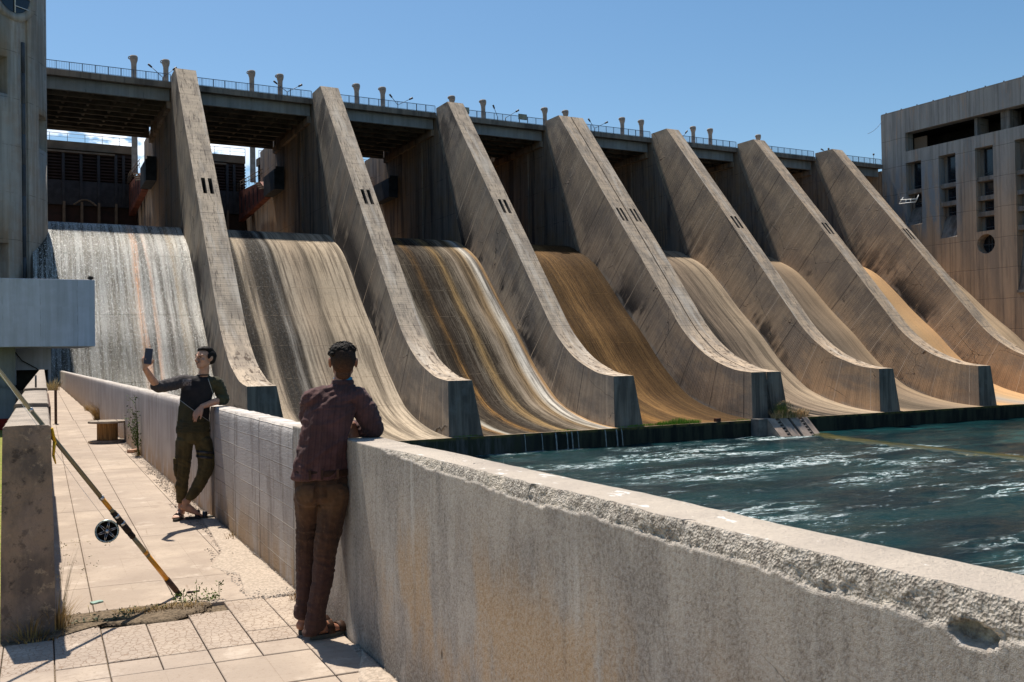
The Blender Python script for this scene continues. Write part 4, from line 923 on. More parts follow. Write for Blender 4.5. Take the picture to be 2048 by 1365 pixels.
def M_hboards():
    N = NT('horizontal board marked wall'); P = lframe(N); x, y, z = N.xyz(P)
    fl, gr, fr = stripes(N, N.add(z, N.mul(N.noise(P, .8, 2), .03)), .137, None, .045)
    seg = N.math('FLOOR', N.add(N.mul(y, .9), N.mul(N.white(fl), 7)))
    tone = N.white(N.vec(fl, seg, 0), '3D')
    cc = N.mix(N.rng(N.noise(P, 1.3, 6, .6), .4, .6), (.45, .415, .385), (.36, .33, .31))
    cc = N.mix(N.rng(tone, 0, 1, 0, .28), cc, (.26, .235, .215)); cc = N.mix(N.rng(tone, .75, 1, 0, .35), cc, (.58, .55, .52))
    cc = N.mix(N.mul(N.rng(z, .55, .0), N.rng(N.noise(N.scale(P, (3, 3, 1)), 1, 5, .6), .36, .58)), cc, (.33, .24, .155))
    cc = N.mix(N.mul(N.rng(N.noise(N.scale(P, (2, 3, .6)), 1.5, 6, .65), .52, .66), .55), cc, (.16, .13, .11))
    j = N.math('MINIMUM', N.math('ABSOLUTE', N.sub(y, 9.136)), N.math('MINIMUM', N.math('ABSOLUTE', N.sub(y, 8.01)), N.math('ABSOLUTE', N.sub(y, 6.82))))
    jm = N.rng(N.add(j, N.mul(N.noise(P, 9, 4), .02)), .03, .012)
    cc = N.mix(N.mul(jm, .7), cc, (.16, .125, .10))
    cc = N.mix(N.mul(N.mul(gr, N.mul(N.rng(tone, .62, .7), N.rng(N.noise(P, 1.9, 3), .42, .55))), .8), cc, (.66, .60, .52)); cc = N.mix(N.mul(N.mul(gr, N.mul(N.rng(tone, .4, .3), N.rng(N.noise(P, 2.3, 3), .45, .58))), .45), cc, (.12, .10, .085))
    cc = N.mix(N.rng(N.noise(N.scale(P, (2, 20, 60)), 1, 4), .55, .7, 0, .25), cc, (.20, .18, .16))
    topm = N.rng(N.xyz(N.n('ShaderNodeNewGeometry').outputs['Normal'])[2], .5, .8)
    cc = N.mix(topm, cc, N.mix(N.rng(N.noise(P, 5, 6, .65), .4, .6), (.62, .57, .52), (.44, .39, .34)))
    h = N.add(N.add(N.mul(tone, 1.2), N.mul(gr, .5)), N.sub(N.mul(N.noise(N.scale(P, (3, 6, 30)), 1.5, 5, .7), .8), N.mul(jm, 1.5)))
    return N.done(cc, .9, N.bump(h, .9, .012), 0, .25)
hboards = M_hboards()
def M_vboards():
    N = NT('vertical board marked wall'); P = lframe(N); x, y, z = N.xyz(P)
    fl, gr, fr = stripes(N, N.add(y, N.mul(N.noise(P, 1.3, 2), .04)), .115, None, .10)
    tone = N.white(fl)
    cc = N.mix(N.rng(N.noise(P, .9, 6, .6), .4, .6), (.46, .41, .385), (.36, .32, .30))
    cc = N.mix(N.rng(tone, 0, 1, 0, .38), cc, (.25, .21, .19)); cc = N.mix(N.mul(gr, .5), cc, (.14, .11, .095))
    cc = N.mix(N.mul(N.rng(N.noise(N.scale(P, (6, 14, .5)), 1, 6, .65), .52, .66), .6), cc, (.17, .12, .09))
    cc = N.mix(N.mul(N.rng(z, .45, .0), N.rng(N.noise(P, 2, 5), .36, .56)), cc, (.32, .22, .14))
    cc = N.mix(N.mul(N.rng(y, 24, 45), .55), cc, (.40, .29, .20))
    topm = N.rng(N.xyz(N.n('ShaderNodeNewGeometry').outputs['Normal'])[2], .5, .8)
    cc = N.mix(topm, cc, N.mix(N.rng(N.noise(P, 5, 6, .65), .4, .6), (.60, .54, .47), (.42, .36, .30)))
    h = N.add(N.add(N.mul(tone, .9), N.mul(gr, -1.0)), N.mul(N.noise(N.scale(P, (3, 9, 1)), 2, 5, .7), .7))
    return N.done(cc, .9, N.bump(h, .9, .014), 0, .25)
vboards = M_vboards()

def parapet(b0, b1, db, at, thick, zt, mat, name, label, rough=False, wav=.006, dz=.06, end0=True):
    """a wall standing on the walkway edge; at(b) gives its walkway-side face"""
    nb = max(2, int((b1-b0)/db)); bs = [b0+(b1-b0)*k/nb for k in range(nb+1)]
    if rough: zz = [-.15, 0, .1, .25, .4, .55, .7, .82, .9, .95]+[.965+.0062*k for k in range(23)]
    else: zz = [-.15]+[zt*k/18 for k in range(18)]
    rows = []; brk = []
    for b in bs:
        r = []; q = []
        a0 = at(b); t = zt+.006*mnoise.noise(Vector((b*1.3, 0, 2)))+(wav*mnoise.noise(Vector((b*6, 1, 2))) if not rough else .002*mnoise.noise(Vector((b*9, 1, 2))))
        edge = 1.032+.020*mnoise.noise(Vector((b*1.7, 3, 0)))+.010*mnoise.noise(Vector((b*9, 7, 0)))+.005*mnoise.noise(Vector((b*30, 7, 0)))
        edge += min(.034, max(0, (b-1.7)*.013))
        if b > 4.2: edge += (b-4.2)*.05
        tin = .017+.010*mnoise.noise(Vector((b*2.3, 5, 1)))+.010*mnoise.noise(Vector((b*14, 5, 1)))      # how far the top edge has crumbled back
        if b > 4.4: tin *= max(.15, 1-(b-4.4)*1.2)
        for z in zz:
            a = a0+.004*mnoise.noise(Vector((b*1.1, z*2, 6)))
            bk = 0.0
            if rough:
                if z > edge:
                    f = min(1, (z-edge)/max(.01, (t-edge))); rg = mnoise.noise(Vector((b*34, z*50, 1)))*.55+mnoise.noise(Vector((b*75, z*110, 3)))*.35+mnoise.noise(Vector((b*13, z*18, 3)))*.6
                    sm_ = .5+.5*mnoise.noise(Vector((b*3.1, 0, 9)))
                    a += .006+tin*f**1.6+.0092*rg*(.35+.9*sm_); bk = 1.0
                    z = min(z, t)
                hb = ((b-1.305)/.052)**2+((z-1.026)/.022)**2 if z < 1.06 else 9
                if hb < 1+.25*mnoise.noise(Vector((b*60, z*60, 2))): a += .040; bk = .8
            r.append((a, b, z)); q.append(bk)
        # over the top and down the water side
        top_in = r[-1][0]
        if rough: r[-1] = (top_in, b, t); 
        for f in ((.06,) if not rough else (.03, .1, .25)):
            r.append((top_in+(a0+thick-top_in)*f, b, t-.0 if rough else t)); q.append(0)
        r.append((a0+thick-.01, b, t+.001)); q.append(0); r.append((a0+thick, b, t-.012+.004*mnoise.noise(Vector((b*20, 0, 0))))); q.append(0)
        r.append((a0+thick, b, -.5)); q.append(0); r.append((a0+thick, b, -9.0)); q.append(0)
        rows.append(r); brk.append(q)
    mb = MB(); mb.grid(rows, 0, None, True)
    for e, fl in ((rows[0], False), (rows[-1], True)):
        f = list(e)
        mb.face(f if fl else f[::-1])
    o = wobj(mb, name, mat)
    at_ = o.data.attributes.new('broken', 'FLOAT', 'POINT'); vals = [v for q in brk for v in q]+[0]*(len(o.data.vertices)-sum(len(q) for q in brk)); at_.data.foreach_set('value', vals)
    tag(o, label, 'wall')
    return o
parapet(.05, 6.80, .0085, lambda b: 1.536, .21, 1.105, plaster, 'parapet_wall', 'near plastered parapet wall with a crumbling broken top edge', True)
parapet(6.806, 10.35, .03, lambda b: 1.541, .17, 1.10, hboards, 'parapet_wall', 'parapet section with horizontal board marks between the two men')
parapet(10.36, 80.6, .10, lambda b: 1.515-.0066*(b-10.4), .17, 1.10, vboards, 'parapet_wall', 'long far parapet section with vertical board marks behind the spool', wav=.012)

# old low wall on the left, ending in a thick stub near the camera
def M_old():
    N = NT('old stained concrete'); P = N.pos(); x, y, z = N.xyz(P)
    n1 = N.noise(N.scale(P, (1, 1, .5)), 5, 7, .68)
    cc = N.mix(N.rng(n1, .38, .62), (.30, .215, .15), (.14, .11, .09))
    pt = N.mul(N.rng(N.noise(P, 16, 5, .72), .54, .62), N.rng(N.noise(N.scale(P, (3, 3, 1)), 2, 3), .45, .6))
    cc = N.mix(N.mul(pt, .8), cc, (.40, .30, .20))
    cc = N.mix(N.mul(N.rng(N.noise(P, 11, 5, .7), .55, .66), .7), cc, (.04, .032, .028))
    cc = N.mix(N.mul(N.rng(N.noise(P, 2.5, 3), .45, .6), .35), cc, (.26, .20, .17))
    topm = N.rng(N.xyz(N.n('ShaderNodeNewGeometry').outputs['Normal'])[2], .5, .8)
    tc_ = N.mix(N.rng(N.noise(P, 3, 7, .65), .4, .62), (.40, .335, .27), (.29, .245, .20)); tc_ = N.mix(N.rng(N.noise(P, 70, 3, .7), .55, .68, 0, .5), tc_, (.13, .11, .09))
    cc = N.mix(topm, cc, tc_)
    return N.done(cc, .93, N.bump(N.add(N.noise(P, 30, 6, .72), N.mul(n1, .8)), .8, .014), 0, .2)
old_m = M_old()
lw = empty('low_wall', L(-.09, 6.38, 0), -WA); tag(lw, 'weathered low concrete wall with a dark thick end standing left of the walkway', 'wall')
def seg(b0, b1, zt, a0=-.215, a1=.035, name='wall_section', base=.02):
    nb = max(6, int((b1-b0)/.12)) if b1-b0 < 20 else 80; mb = MB(); rows = []
    for k in range(nb+1):
        b = b0+(b1-b0)*k/nb; j = lambda s, q=.006: q*mnoise.noise(Vector((b*5, s, 1)))
        prof = [(a0-base, -3.4)]+[(a0-base*(1-z/1.2)+.004*mnoise.noise(Vector((b*6, z*7, 2))), z) for z in (-.1, .15, .3, .45, .6, .75, .9, 1.05)]+[(a0+j(1), zt-.012), (a0+.012, zt+j(2, .004)), ((a0+a1)/2, zt+.004), (a1-.012, zt+j(3, .004)), (a1+j(4), zt-.012)]+[(a1+base*(1-z/1.2)+.004*mnoise.noise(Vector((b*6, z*7, 8))), z) for z in (1.05, .9, .75, .6, .45, .3, .15, -.1)]
        rows.append([(a+.09, b-6.38, z) for a, z in prof])
    mb.grid(rows, 0, None, True, flip=True)
    def cap(r, s):
        # subdivided end so the edge reads as broken concrete
        n = 9; left = r[:9]; right = r[-8:][::-1]
        mb.face(r if s else r[::-1])
    cap(rows[0], True); cap(rows[-1], False)
    return mb.build(name, old_m, lw)
seg(6.38, 9.1, 1.200); seg(9.1, 13.6, 1.232, -.22, .037); seg(13.6, 64, 1.262, -.225, .04)
mb = MB(); mb.box(.128, .142, 2.8, 7.1, 1.03, 1.20); mb.build('edge_plate', simple('rusty edge plate', (.09, .05, .035), .8, var=.4, sc=6), lw)
mb = MB(); mb.bar((.0, 7.5, 1.26), (.0, 7.5, 1.42), .012, 0, 6); mb.build('steel_pin', lampm, lw)
mb = MB(); mb.path([(.127+.004, .03, 1.18), (.145, .05, 1.10), (.138, .03, 1.02), (.15, .04, .97)], [.008, .010, .008, .004], 0, 6); o = wobj(MB(), 'x', lampm) if False else None
ys = mb.build('yellow_strap', simple('yellow strap', (.65, .38, .02), .6)); ys.location = L(-.09, 6.38, 0); ys.rotation_euler = (0, 0, -WA); tag(ys, 'short yellow strap hanging at the top corner of the low wall end', 'strap')

# ------------------------------------------------------------------ paving
def M_tile(name, crackle):
    N = NT(name); P = lframe(N); x, y, z = N.xyz(P)
    oi = N.n('ShaderNodeObjectInfo').outputs['Random']
    n1 = N.noise(P, 1.1, 7, .62)
    cc = N.mix(N.rng(n1, .36, .62), (.47, .38, .295), (.35, .28, .22))
    cc = N.mix(N.rng(oi, 0, 1, 0, .45), cc, (.36, .29, .235)); cc = N.mix(N.mul(N.rng(N.noise(P, .75, 6, .6), .48, .62), .35), cc, (.27, .21, .165))
    cc = N.mix(N.rng(N.noise(P, 5, 6, .7), .50, .68, 0, .45), cc, (.36, .285, .225))
    cc = N.mix(N.rng(N.noise(P, 2.6, 6, .65), .56, .68, 0, .5), cc, (.57, .48, .39))
    cc = N.mix(N.rng(N.noise(P, 38, 5, .75), .53, .66, 0, .55), cc, (.27, .20, .15)); cc = N.mix(N.mul(N.rng(N.noise(P, 3.1, 7, .7), .54, .64), .5), cc, (.29, .225, .175))
    cc = N.mix(N.rng(N.noise(N.scale(P, (.8, 6, 1)), 1.5, 6, .7), .55, .68, 0, .30), cc, (.34, .27, .22))
    _, gx, _ = stripes(N, N.sub(x, .04), .25, None, .012); _, gy, _ = stripes(N, N.add(y, .03), .25, None, .010); gl = N.mul(N.math('MAXIMUM', gx, gy), N.rng(N.noise(P, 2.3, 4, .6), .42, .60)); cc = N.mix(N.mul(gl, 0.0 if crackle else .55), cc, (.20, .15, .11))
    h = N.add(N.mul(N.noise(P, 60, 4, .7), .35), N.mul(N.noise(P, 9, 4), .6))
    if crackle:
        cw = N.n('ShaderNodeVectorMath', operation='ADD'); N.l(P, cw.inputs[0]); sc_ = N.n('ShaderNodeVectorMath', operation='SCALE'); N.l(N.noise(P, 14, 3, .6, 0, True), sc_.inputs[0]); sc_.inputs['Scale'].default_value = .03; N.l(sc_.outputs[0], cw.inputs[1])
        e = N.voro(N.scale(cw.outputs[0], (1, .72, 1)), 27, 'DISTANCE_TO_EDGE'); lm = N.mul(N.rng(e, .05, .02), N.rng(N.noise(P, 7, 4), .30, .45))
        cc = N.mix(N.mul(lm, .62), cc, (.22, .14, .09)); h = N.sub(h, N.mul(lm, 1.3))
    else:
        cr = N.voro(N.scale(P, (1, 1, 1)), 1.1, 'DISTANCE_TO_EDGE'); lm = N.mul(N.rng(N.add(cr, N.mul(N.noise(P, 12, 4), .02)), .016, .008), N.rng(N.noise(P, 1.2, 3), .5, .6))
        cc = N.mix(N.mul(lm, .6), cc, (.18, .12, .08))
    return N.done(cc, .9, N.bump(h, .6, .006), 0, .25)
t_crk = M_tile('imprinted paving tile', True); t_pln = M_tile('plain paving slab', False)
dirt = simple('joint dirt', (.20, .15, .10), .97, var=.6, sc=55, bump=.006)
wk = MB(); wk.face([(-.02, -6, -.022), (1.6, -6, -.022), (1.6, 90, -.022), (-.02, 90, -.022)]); wk.face([(-1.4, -6, -.022), (-.02, -6, -.022), (-.02, 6.37, -.022), (-1.4, 6.37, -.022)])
wk.face([(1.6, -6, -9), (1.6, -6, -.03), (1.6, 90, -.03), (1.6, 90, -9)][::-1]); wko = wobj(wk, 'walkway', dirt); tag(wko, kind='structure')
tcache = {}
def tile(a0, a1, b0, b1, crk, j=.003, tilt=1.0):
    w_, l_ = a1-a0-2*j, b1-b0-2*j; key = (round(w_, 3), round(l_, 3), crk)
    if key not in tcache:
        mb = MB(); c = .0035; T_ = .03
        o_ = [(-w_/2, -l_/2), (w_/2, -l_/2), (w_/2, l_/2), (-w_/2, l_/2)]; i_ = [(-w_/2+c, -l_/2+c), (w_/2-c, -l_/2+c), (w_/2-c, l_/2-c), (-w_/2+c, l_/2-c)]
        mb.face([(x, y, 0) for x, y in i_])
        for k in range(4):
            k2 = (k+1) % 4
            mb.face([(o_[k][0], o_[k][1], -c), (o_[k2][0], o_[k2][1], -c), (i_[k2][0], i_[k2][1], 0), (i_[k][0], i_[k][1], 0)])
            mb.face([(o_[k][0], o_[k][1], -T_), (o_[k2][0], o_[k2][1], -T_), (o_[k2][0], o_[k2][1], -c), (o_[k][0], o_[k][1], -c)])
        tcache[key] = mb.mesh('paving_tile', t_crk if crk else t_pln)
    o = bpy.data.objects.new('paving_tile', tcache[key]); col.objects.link(o); o.parent = wko
    o.location = ((a0+a1)/2, (b0+b1)/2, rng.uniform(-.0025, .0015)); o.rotation_euler = (rng.uniform(-.003, .003)*tilt, rng.uniform(-.003, .003)*tilt, rng.uniform(-.002, .002)*tilt)
axs = [.04+.25*k for k in range(-5, 6)]+[1.525]
for k in range(len(axs)-1):
    a0, a1 = axs[k], axs[k+1]
    if a0 > 1.0: tile(a0, a1, 5.86, 6.645, True); tile(a0, a1, 5.60, 5.855, True)
    elif .0 < a0 < .2: tile(a0, a1, 5.595, 6.40, True)
    elif a0 > .7: tile(a0, a1, 5.595, 6.42, True)
    elif a0 > -.02: tile(a0, a1, 5.595, 6.32, True)
    else: tile(a0, a1, 5.57, 6.20, True)
    tile(a0, a1, 5.34, 5.59, False)
    if k % 2 == 0 and k+2 < len(axs):
        tile(a0, axs[k+2], 4.84, 5.335, False)
    elif k % 2 == 0: tile(a0, a1, 4.84, 5.335, False)
    b = 4.835; kk = 0
    while b > 1.0:
        dl = (.25, .5)[(kk+k) % 2]; tile(a0, a1, b-dl, b-.004, False); b -= dl; kk += 1
bed = [.04, .275, .77, 1.275, 1.51]
rowb = [6.92, 7.52, 9.5, 11.46, 13.68]+[13.68+2.05*k for k in range(1, 9)]
for b0, b1 in zip(rowb, rowb[1:]):
    for k in range(len(bed)-1):
        a1 = bed[k+1] if k < 3 else 1.50-.0066*max(0, b0-10)
        tile(bed[k], a1, (6.78 if k < 2 else 6.66) if b0 == 6.92 else b0, b1, False, .0025, .3)
b = rowb[-1]
for k in range(10):
    b1 = b+(82-b)/(10-k)
    tile(.04, .74, b, b1, False, .003, .1); tile(.745, 1.50-.0066*(b1-10), b, b1, False, .003, .1); b = b1
# rotate parent once so that all tiles follow
# --- left yard with grass, lower than the walkway
def M_grass():
    N = NT('lower yard grass'); P = N.pos(); n = N.noise(P, 3, 6, .7)
    return N.done(N.mix(N.rng(n, .4, .6), (.16, .19, .03), (.28, .24, .08)), .95, N.bump(n, .8, .08))
mb = MB(); mb.face([(-80, -20, -3.2), (-.1, -20, -3.2), (-.1, 90, -3.2), (-80, 90, -3.2)]); tag(wobj(mb, 'lower_yard', M_grass()), kind='structure')
mb = MB(); mb.face([(-1.4, -6, -3.4), (-1.4, -6, -.03), (-1.4, 6.37, -.03), (-1.4, 6.37, -3.4)]); mb.face([(-1.4, 6.37, -3.4), (-1.4, 6.37, -.03), (-.1, 6.37, -.03), (-.1, 6.37, -3.4)][::-1]); tag(wobj(mb, 'retaining_wall', old_m), 'stained retaining face below the walkway edge at the left', 'wall')

# ------------------------------------------------------------------ loose rubble along the wall foot
def stones(n, samp, smin, smax, name, mat, label=None, kind='stuff', flat=.6):
    mb = MB()
    base = [Vector(p) for p in ((1, 0, 0), (-.5, .86, 0), (-.5, -.86, 0), (0, 0, 1), (.3, .3, -.6))]
    for i in range(n):
        a, b = samp(); s = smin+(smax-smin)*rng.random()**3; R = Matrix.Rotation(rng.uniform(0, 6.28), 3, 'Z') @ Matrix.Rotation(rng.uniform(0, .8), 3, 'X')
        p = [(R @ Vector((q.x*rng.uniform(.6, 1.2), q.y*rng.uniform(.6, 1.2), q.z*flat*rng.uniform(.6, 1.3))))*s for q in base]; c = Vector((a, b, s*.12))
        v = [tuple(c+q) for q in p]; i0 = len(mb.v); mb.v.extend(v)
        for f in ((0, 1, 3), (1, 2, 3), (2, 0, 3), (1, 0, 4), (2, 1, 4), (0, 2, 4)): mb.f.append(tuple(i0+k for k in f)); mb.m.append(0); mb.uv.append([(0, 0)]*3); mb.sm.append(False)
    o = wobj(mb, name, mat); o['kind'] = kind
    if label: o['label'] = label
    return o
grav = simple('pale rubble', (.45, .39, .33), .95, var=.45, sc=35)
def s1():
    b = 6.6+rng.random()**1.5*16; wdt = (.10+.16*max(0, mnoise.noise(Vector((b*1.1, 0, 3))))+(.16 if 6.6 < b < 8.6 else .0)+(.06 if 8.6 < b < 14 else 0)); lim = 1.53-.0066*max(0, b-10)
    return lim-rng.random()**1.4*wdt*1.3, b
stones(9000, s1, .003, .016, 'rubble', grav)
def s2():
    b = 4.2+rng.random()*1.1; return 1.53-rng.random()**1.2*(.10 if b > 4.4 else .16)*max(.2, 1-abs(b-4.6)), b
stones(1600, s2, .002, .012, 'rubble', grav)
def s3():
    b = 6.36+rng.random()*.44; a = .03+rng.random()*.92; return a, b
stones(1500, s3, .002, .012, 'rubble', simple('dirt clods', (.20, .145, .10), .97, var=.5, sc=30))
# concrete scab patch along the wall foot and the soil strip between tile courses
scab = simple('rough mortar', (.50, .41, .325), .95, var=.35, sc=55, bump=.006)
def patch(pts, z, mat, name, n=60):
    """soft edged low mound, irregular outline; pts in walkway frame"""
    mb = MB(); c = Vector((sum(p[0] for p in pts)/len(pts), sum(p[1] for p in pts)/len(pts), 0)); out_ = []
    m = len(pts)
    for k in range(n):
        t = k/n*m; i = int(t); f = t-i; p = Vector((*pts[i % m], 0)).lerp(Vector((*pts[(i+1) % m], 0)), f); d = (p-c)
        out_.append(p+d.normalized()*.03*mnoise.noise(Vector((p.x*14, p.y*14, 2))))
    rings = [(1.0, -.012), (.96, z*.4), (.85, z*.8), (.6, z), (.3, z), (.02, z)]
    rows = [[tuple(c+(p-c)*s+Vector((0, 0, h+.25*z*mnoise.noise(Vector((p.x*30*s, p.y*30, s*5)))))) for p in out_+[out_[0]]] for s, h in rings]
    mb.grid(rows, 0, None, True, flip=True); o = wobj(mb, name, mat); o['kind'] = 'stuff'; return o
patch([(1.20, 6.75), (1.30, 7.3), (1.12, 7.8), (1.30, 8.4), (1.36, 9.4), (1.42, 10.5), (1.53, 10.6), (1.53, 8.5), (1.53, 6.62), (1.36, 6.60)], .010, scab, 'mortar_spill', 90)
patch([(0.0,6.20),(.05,6.40),(.15,6.41),(.29,6.46),(.45,6.38),(.535,6.335),(.70,6.34),(.80,6.43),(.89,6.50),(.97,6.68),(.77,6.80),(.65,6.80),(.44,6.78),(.11,6.77),(.0,6.75)], .006, dirt, 'soil', 110)
patch([(1.38, 4.25), (1.36, 4.7), (1.46, 5.0), (1.53, 5.2), (1.53, 4.2)], .010, scab, 'mortar_spill', 50)

# ------------------------------------------------------------------ weeds
straw = simple('dry grass straw', (.42, .28, .11), .9, var=.35, sc=20); straw2 = simple('pale dry stalks', (.50, .40, .22), .9, var=.3, sc=20)
green = simple('weed leaf green', (.085, .13, .035), .8, var=.4, sc=30); green2 = simple('fresh grass green', (.19, .34, .04), .8, var=.35, sc=20); greyg = simple('grey green leaves', (.11, .14, .09), .85, var=.3, sc=40)
def blades(mb, base, n, h, spread, wd, lean=.5, m=0, curl=.3, seed=1, bias=(0, 0)):
    r = np.random.default_rng(seed)
    for i in range(n):
        a = r.uniform(0, 6.283); rr = spread*r.random()**.6*.5; p = Vector(base)+Vector((math.cos(a)*rr, math.sin(a)*rr, 0)); hh = h*r.uniform(.45, 1.05)
        ln = Vector((math.cos(a)*r.uniform(.1, 1)*lean+bias[0], math.sin(a)*r.uniform(.1, 1)*lean+bias[1], 0)); w_ = wd*r.uniform(.6, 1.3); side = Vector((-math.sin(a+r.uniform(-1, 1)), math.cos(a), 0)).normalized()*w_
        pts = [p+ln*hh*(t*t*(.6+curl))+Vector((0, 0, hh*(t-.25*curl*t*t))) for t in (0, .35, .7, 1)]
        i0 = len(mb.v)
        for k, q in enumerate(pts): s = side*(1, .85, .55, .08)[k]; mb.v.append(tuple(q-s)); mb.v.append(tuple(q+s))
        for k in range(3): mb.f.append((i0+2*k, i0+2*k+1, i0+2*k+3, i0+2*k+2)); mb.m.append(m); mb.uv.append([(0, 0)]*4); mb.sm.append(True)
def leaves(mb, pts, size, n, m=0, seed=1, up=.3):
    r = np.random.default_rng(seed)
    for i in range(n):
        p = Vector(pts[r.integers(len(pts))])+Vector(r.normal(0, size*.6, 3).tolist()); d = Vector((r.normal(), r.normal(), r.normal()*.5+up)).normalized(); s = d.orthogonal().normalized(); s.rotate(Matrix.Rotation(r.uniform(0, 6), 3, d)); L_ = size*r.uniform(.6, 1.3)
        mb.face([p, p+d*L_*.5+s*L_*.22, p+d*L_, p+d*L_*.5-s*L_*.22], m)
# dry tuft at the thick wall end
t = empty('dry_grass', L(.055, 6.42), -WA); tag(t, 'tall straw coloured dry grass tuft at the foot of the thick low wall end', 'dry grass')
mb = MB(); blades(mb, (0, .04, 0), 150, .20, .16, .0022, .7, 0, .5, 3); blades(mb, (-.14, -.03, 0), 90, .16, .22, .002, .8, 0, .6, 5); mb.build('leaf', straw, t)
mb = MB(); blades(mb, (.02, .04, 0), 26, .52, .10, .0016, .32, 0, .25, 8, (.12, 0)); mb.build('stalk', straw2, t)
mb = MB(); rr = np.random.default_rng(4)
for k in range(26): q = (.03+rr.normal(0, .09)+.06, .04+rr.normal(0, .04), .25+rr.random()*.25); leaves(mb, [q], .012, 6, 0, k)
mb.build('seed_head', straw2, t)
t = empty('litter', L(-.05, 6.33), -WA)
mb = MB(); blades(mb, (0, 0, 0), 160, .04, .34, .003, 2.2, 0, .2, 21); mb.build('straw_litter', straw, t); tag(t, 'flattened dry straw litter in the shade at the foot of the thick wall end', 'straw')
# low plants in the joint
t = empty('weed', L(.311, 6.50), -WA); tag(t, 'low grey green creeping weed in the paving joint', 'weed')
mb = MB(); pts = [(-.16+.04*k+.01*math.sin(k*3), .02*math.sin(k), .012) for k in range(9)]; leaves(mb, pts, .022, 150, 0, 6, .5); mb.build('leaf', greyg, t)
mb = MB(); mb.path([(-.16, 0, .008), (0, .01, .012), (.16, -.01, .008)], .003, 0, 5); mb.path([(-.04, 0, .01), (-.07, .02, .05), (-.08, .04, .10)], .002, 0, 5); mb.build('stem', straw2, t)
t = empty('weed', L(.83, 6.74), -WA); tag(t, 'bright green weeds with upright sprigs by the butt of the fishing rod', 'weed')
mb = MB()
for k, (x, y, h) in enumerate([(-.02, .05, .07), (.06, .03, .10), (.12, 0, .06), (.20, .02, .11), (-.07, 0, .05), (.15, -.03, .05), (.02, -.02, .05)]):
    leaves(mb, [(x, y, h*f) for f in (.2, .4, .6, .8, 1)], .022, 26, 0, 30+k, .6)
leaves(mb, [(-.05+.03*k, -.01, .012) for k in range(9)], .02, 120, 0, 50, .4); mb.build('leaf', simple('bright weed leaves', (.15, .21, .05), .8, var=.35, sc=30), t)
mb = MB()
for x, y, h in [(-.02, .05, .07), (.06, .03, .10), (.20, .02, .11)]: mb.bar((x, y, 0), (x, y, h), .002, 0, 5)
mb.build('stem', green, t)
t = empty('dry_grass', L(.62, 6.62), -WA); tag(t, 'matted dry grass strip in the paving joint left of the green weeds', 'dry grass')
mb = MB()
for k in range(7): blades(mb, (-.18+.07*k, .03*math.sin(k*2), 0), 60, .035, .12, .0022, 1.6, 0, .3, 60+k)
mb.build('leaf', straw, t)
mb = MB(); leaves(mb, [(-.2+.05*k, .02, .015) for k in range(6)], .018, 90, 0, 71, .4); mb.build('weed_leaf', green, t)
# tall weed and tufts against the far parapet
t = empty('tall_weed', L(1.43, 17.75), -WA); tag(t, 'tall thin green weed growing against the far parapet wall', 'weed')
mb = MB(); st = []
for k, (dx, dy, h) in enumerate([(0, 0, .98), (.02, -.06, .72), (-.03, .08, .60), (0, -.12, .42)]):
    pts = [(dx*s-.05*s, dy*s*1.6+.03*math.sin(s*6+k), h*s) for s in (0, .25, .5, .75, 1)]; mb.path(pts, [.009, .007, .006, .004, .002], 0, 5); st += pts[1:]
    for j in range(7):
        f = .3+.1*j; p = Vector((dx*f-.05*f, dy*f*1.6, h*f)); q = p+Vector((-.06+.05*math.sin(j*3), .10*math.cos(j*5+k), .10)); mb.path([p, q], .003, 0, 4); st.append(tuple(q)); st.append(tuple((p+q)/2))
mb.build('stem', green, t); mb = MB(); leaves(mb, st, .045, 330, 0, 5, .3); mb.build('leaf', green, t)
mb = MB(); blades(mb, (0, 0, 0), 40, .16, .2, .004, .6, 0, .4, 90); mb.build('dry_base', straw, t)
t = empty('dry_grass', L(1.36, 29.8), -WA); tag(t, 'arching straw tuft leaning from the foot of the far parapet behind the spool', 'dry grass')
mb = MB(); blades(mb, (0, 0, 0), 150, .62, .25, .006, .55, 0, .6, 91, (-.35, 0)); mb.build('leaf', straw, t)
t = empty('dry_grass', L(1.49, 6.48), -WA); tag(t, 'yellowed tuft in the wall foot behind the shoes of the man in maroon', 'dry grass')
mb = MB(); blades(mb, (0, 0, 0), 80, .085, .12, .0025, .7, 0, .4, 92); blades(mb, (0, -.35, 0), 70, .07, .16, .0025, .7, 0, .4, 93); mb.build('leaf', straw, t)
for k, (b, n) in enumerate([(12.5, 40), (24, 60), (36, 80), (9.0, 25)]):
    t = empty('dry_grass', L(1.49-.0066*max(0, b-10), b), -WA); tag(t, ['small straw tuft at the wall foot beyond the man taking a selfie', 'straw tuft at the wall foot between the spool and the leaning tuft', 'furthest straw tuft at the foot of the far parapet', 'tiny straw tuft by the board marked parapet between the men'][k], 'dry grass')
    mb = MB(); blades(mb, (0, 0, 0), n, .12+.05*k if k < 3 else .06, .2, .004, .7, 0, .4, 100+k); mb.build('leaf', straw, t)
t = empty('shrub', L(.42, 66), -WA); tag(t, 'pale dry shrub where the low wall meets the dark opening', 'shrub')
mb = MB(); blades(mb, (0, 0, 0), 120, .8, .9, .02, .8, 0, .3, 120); mb.build('twig', straw2, t)
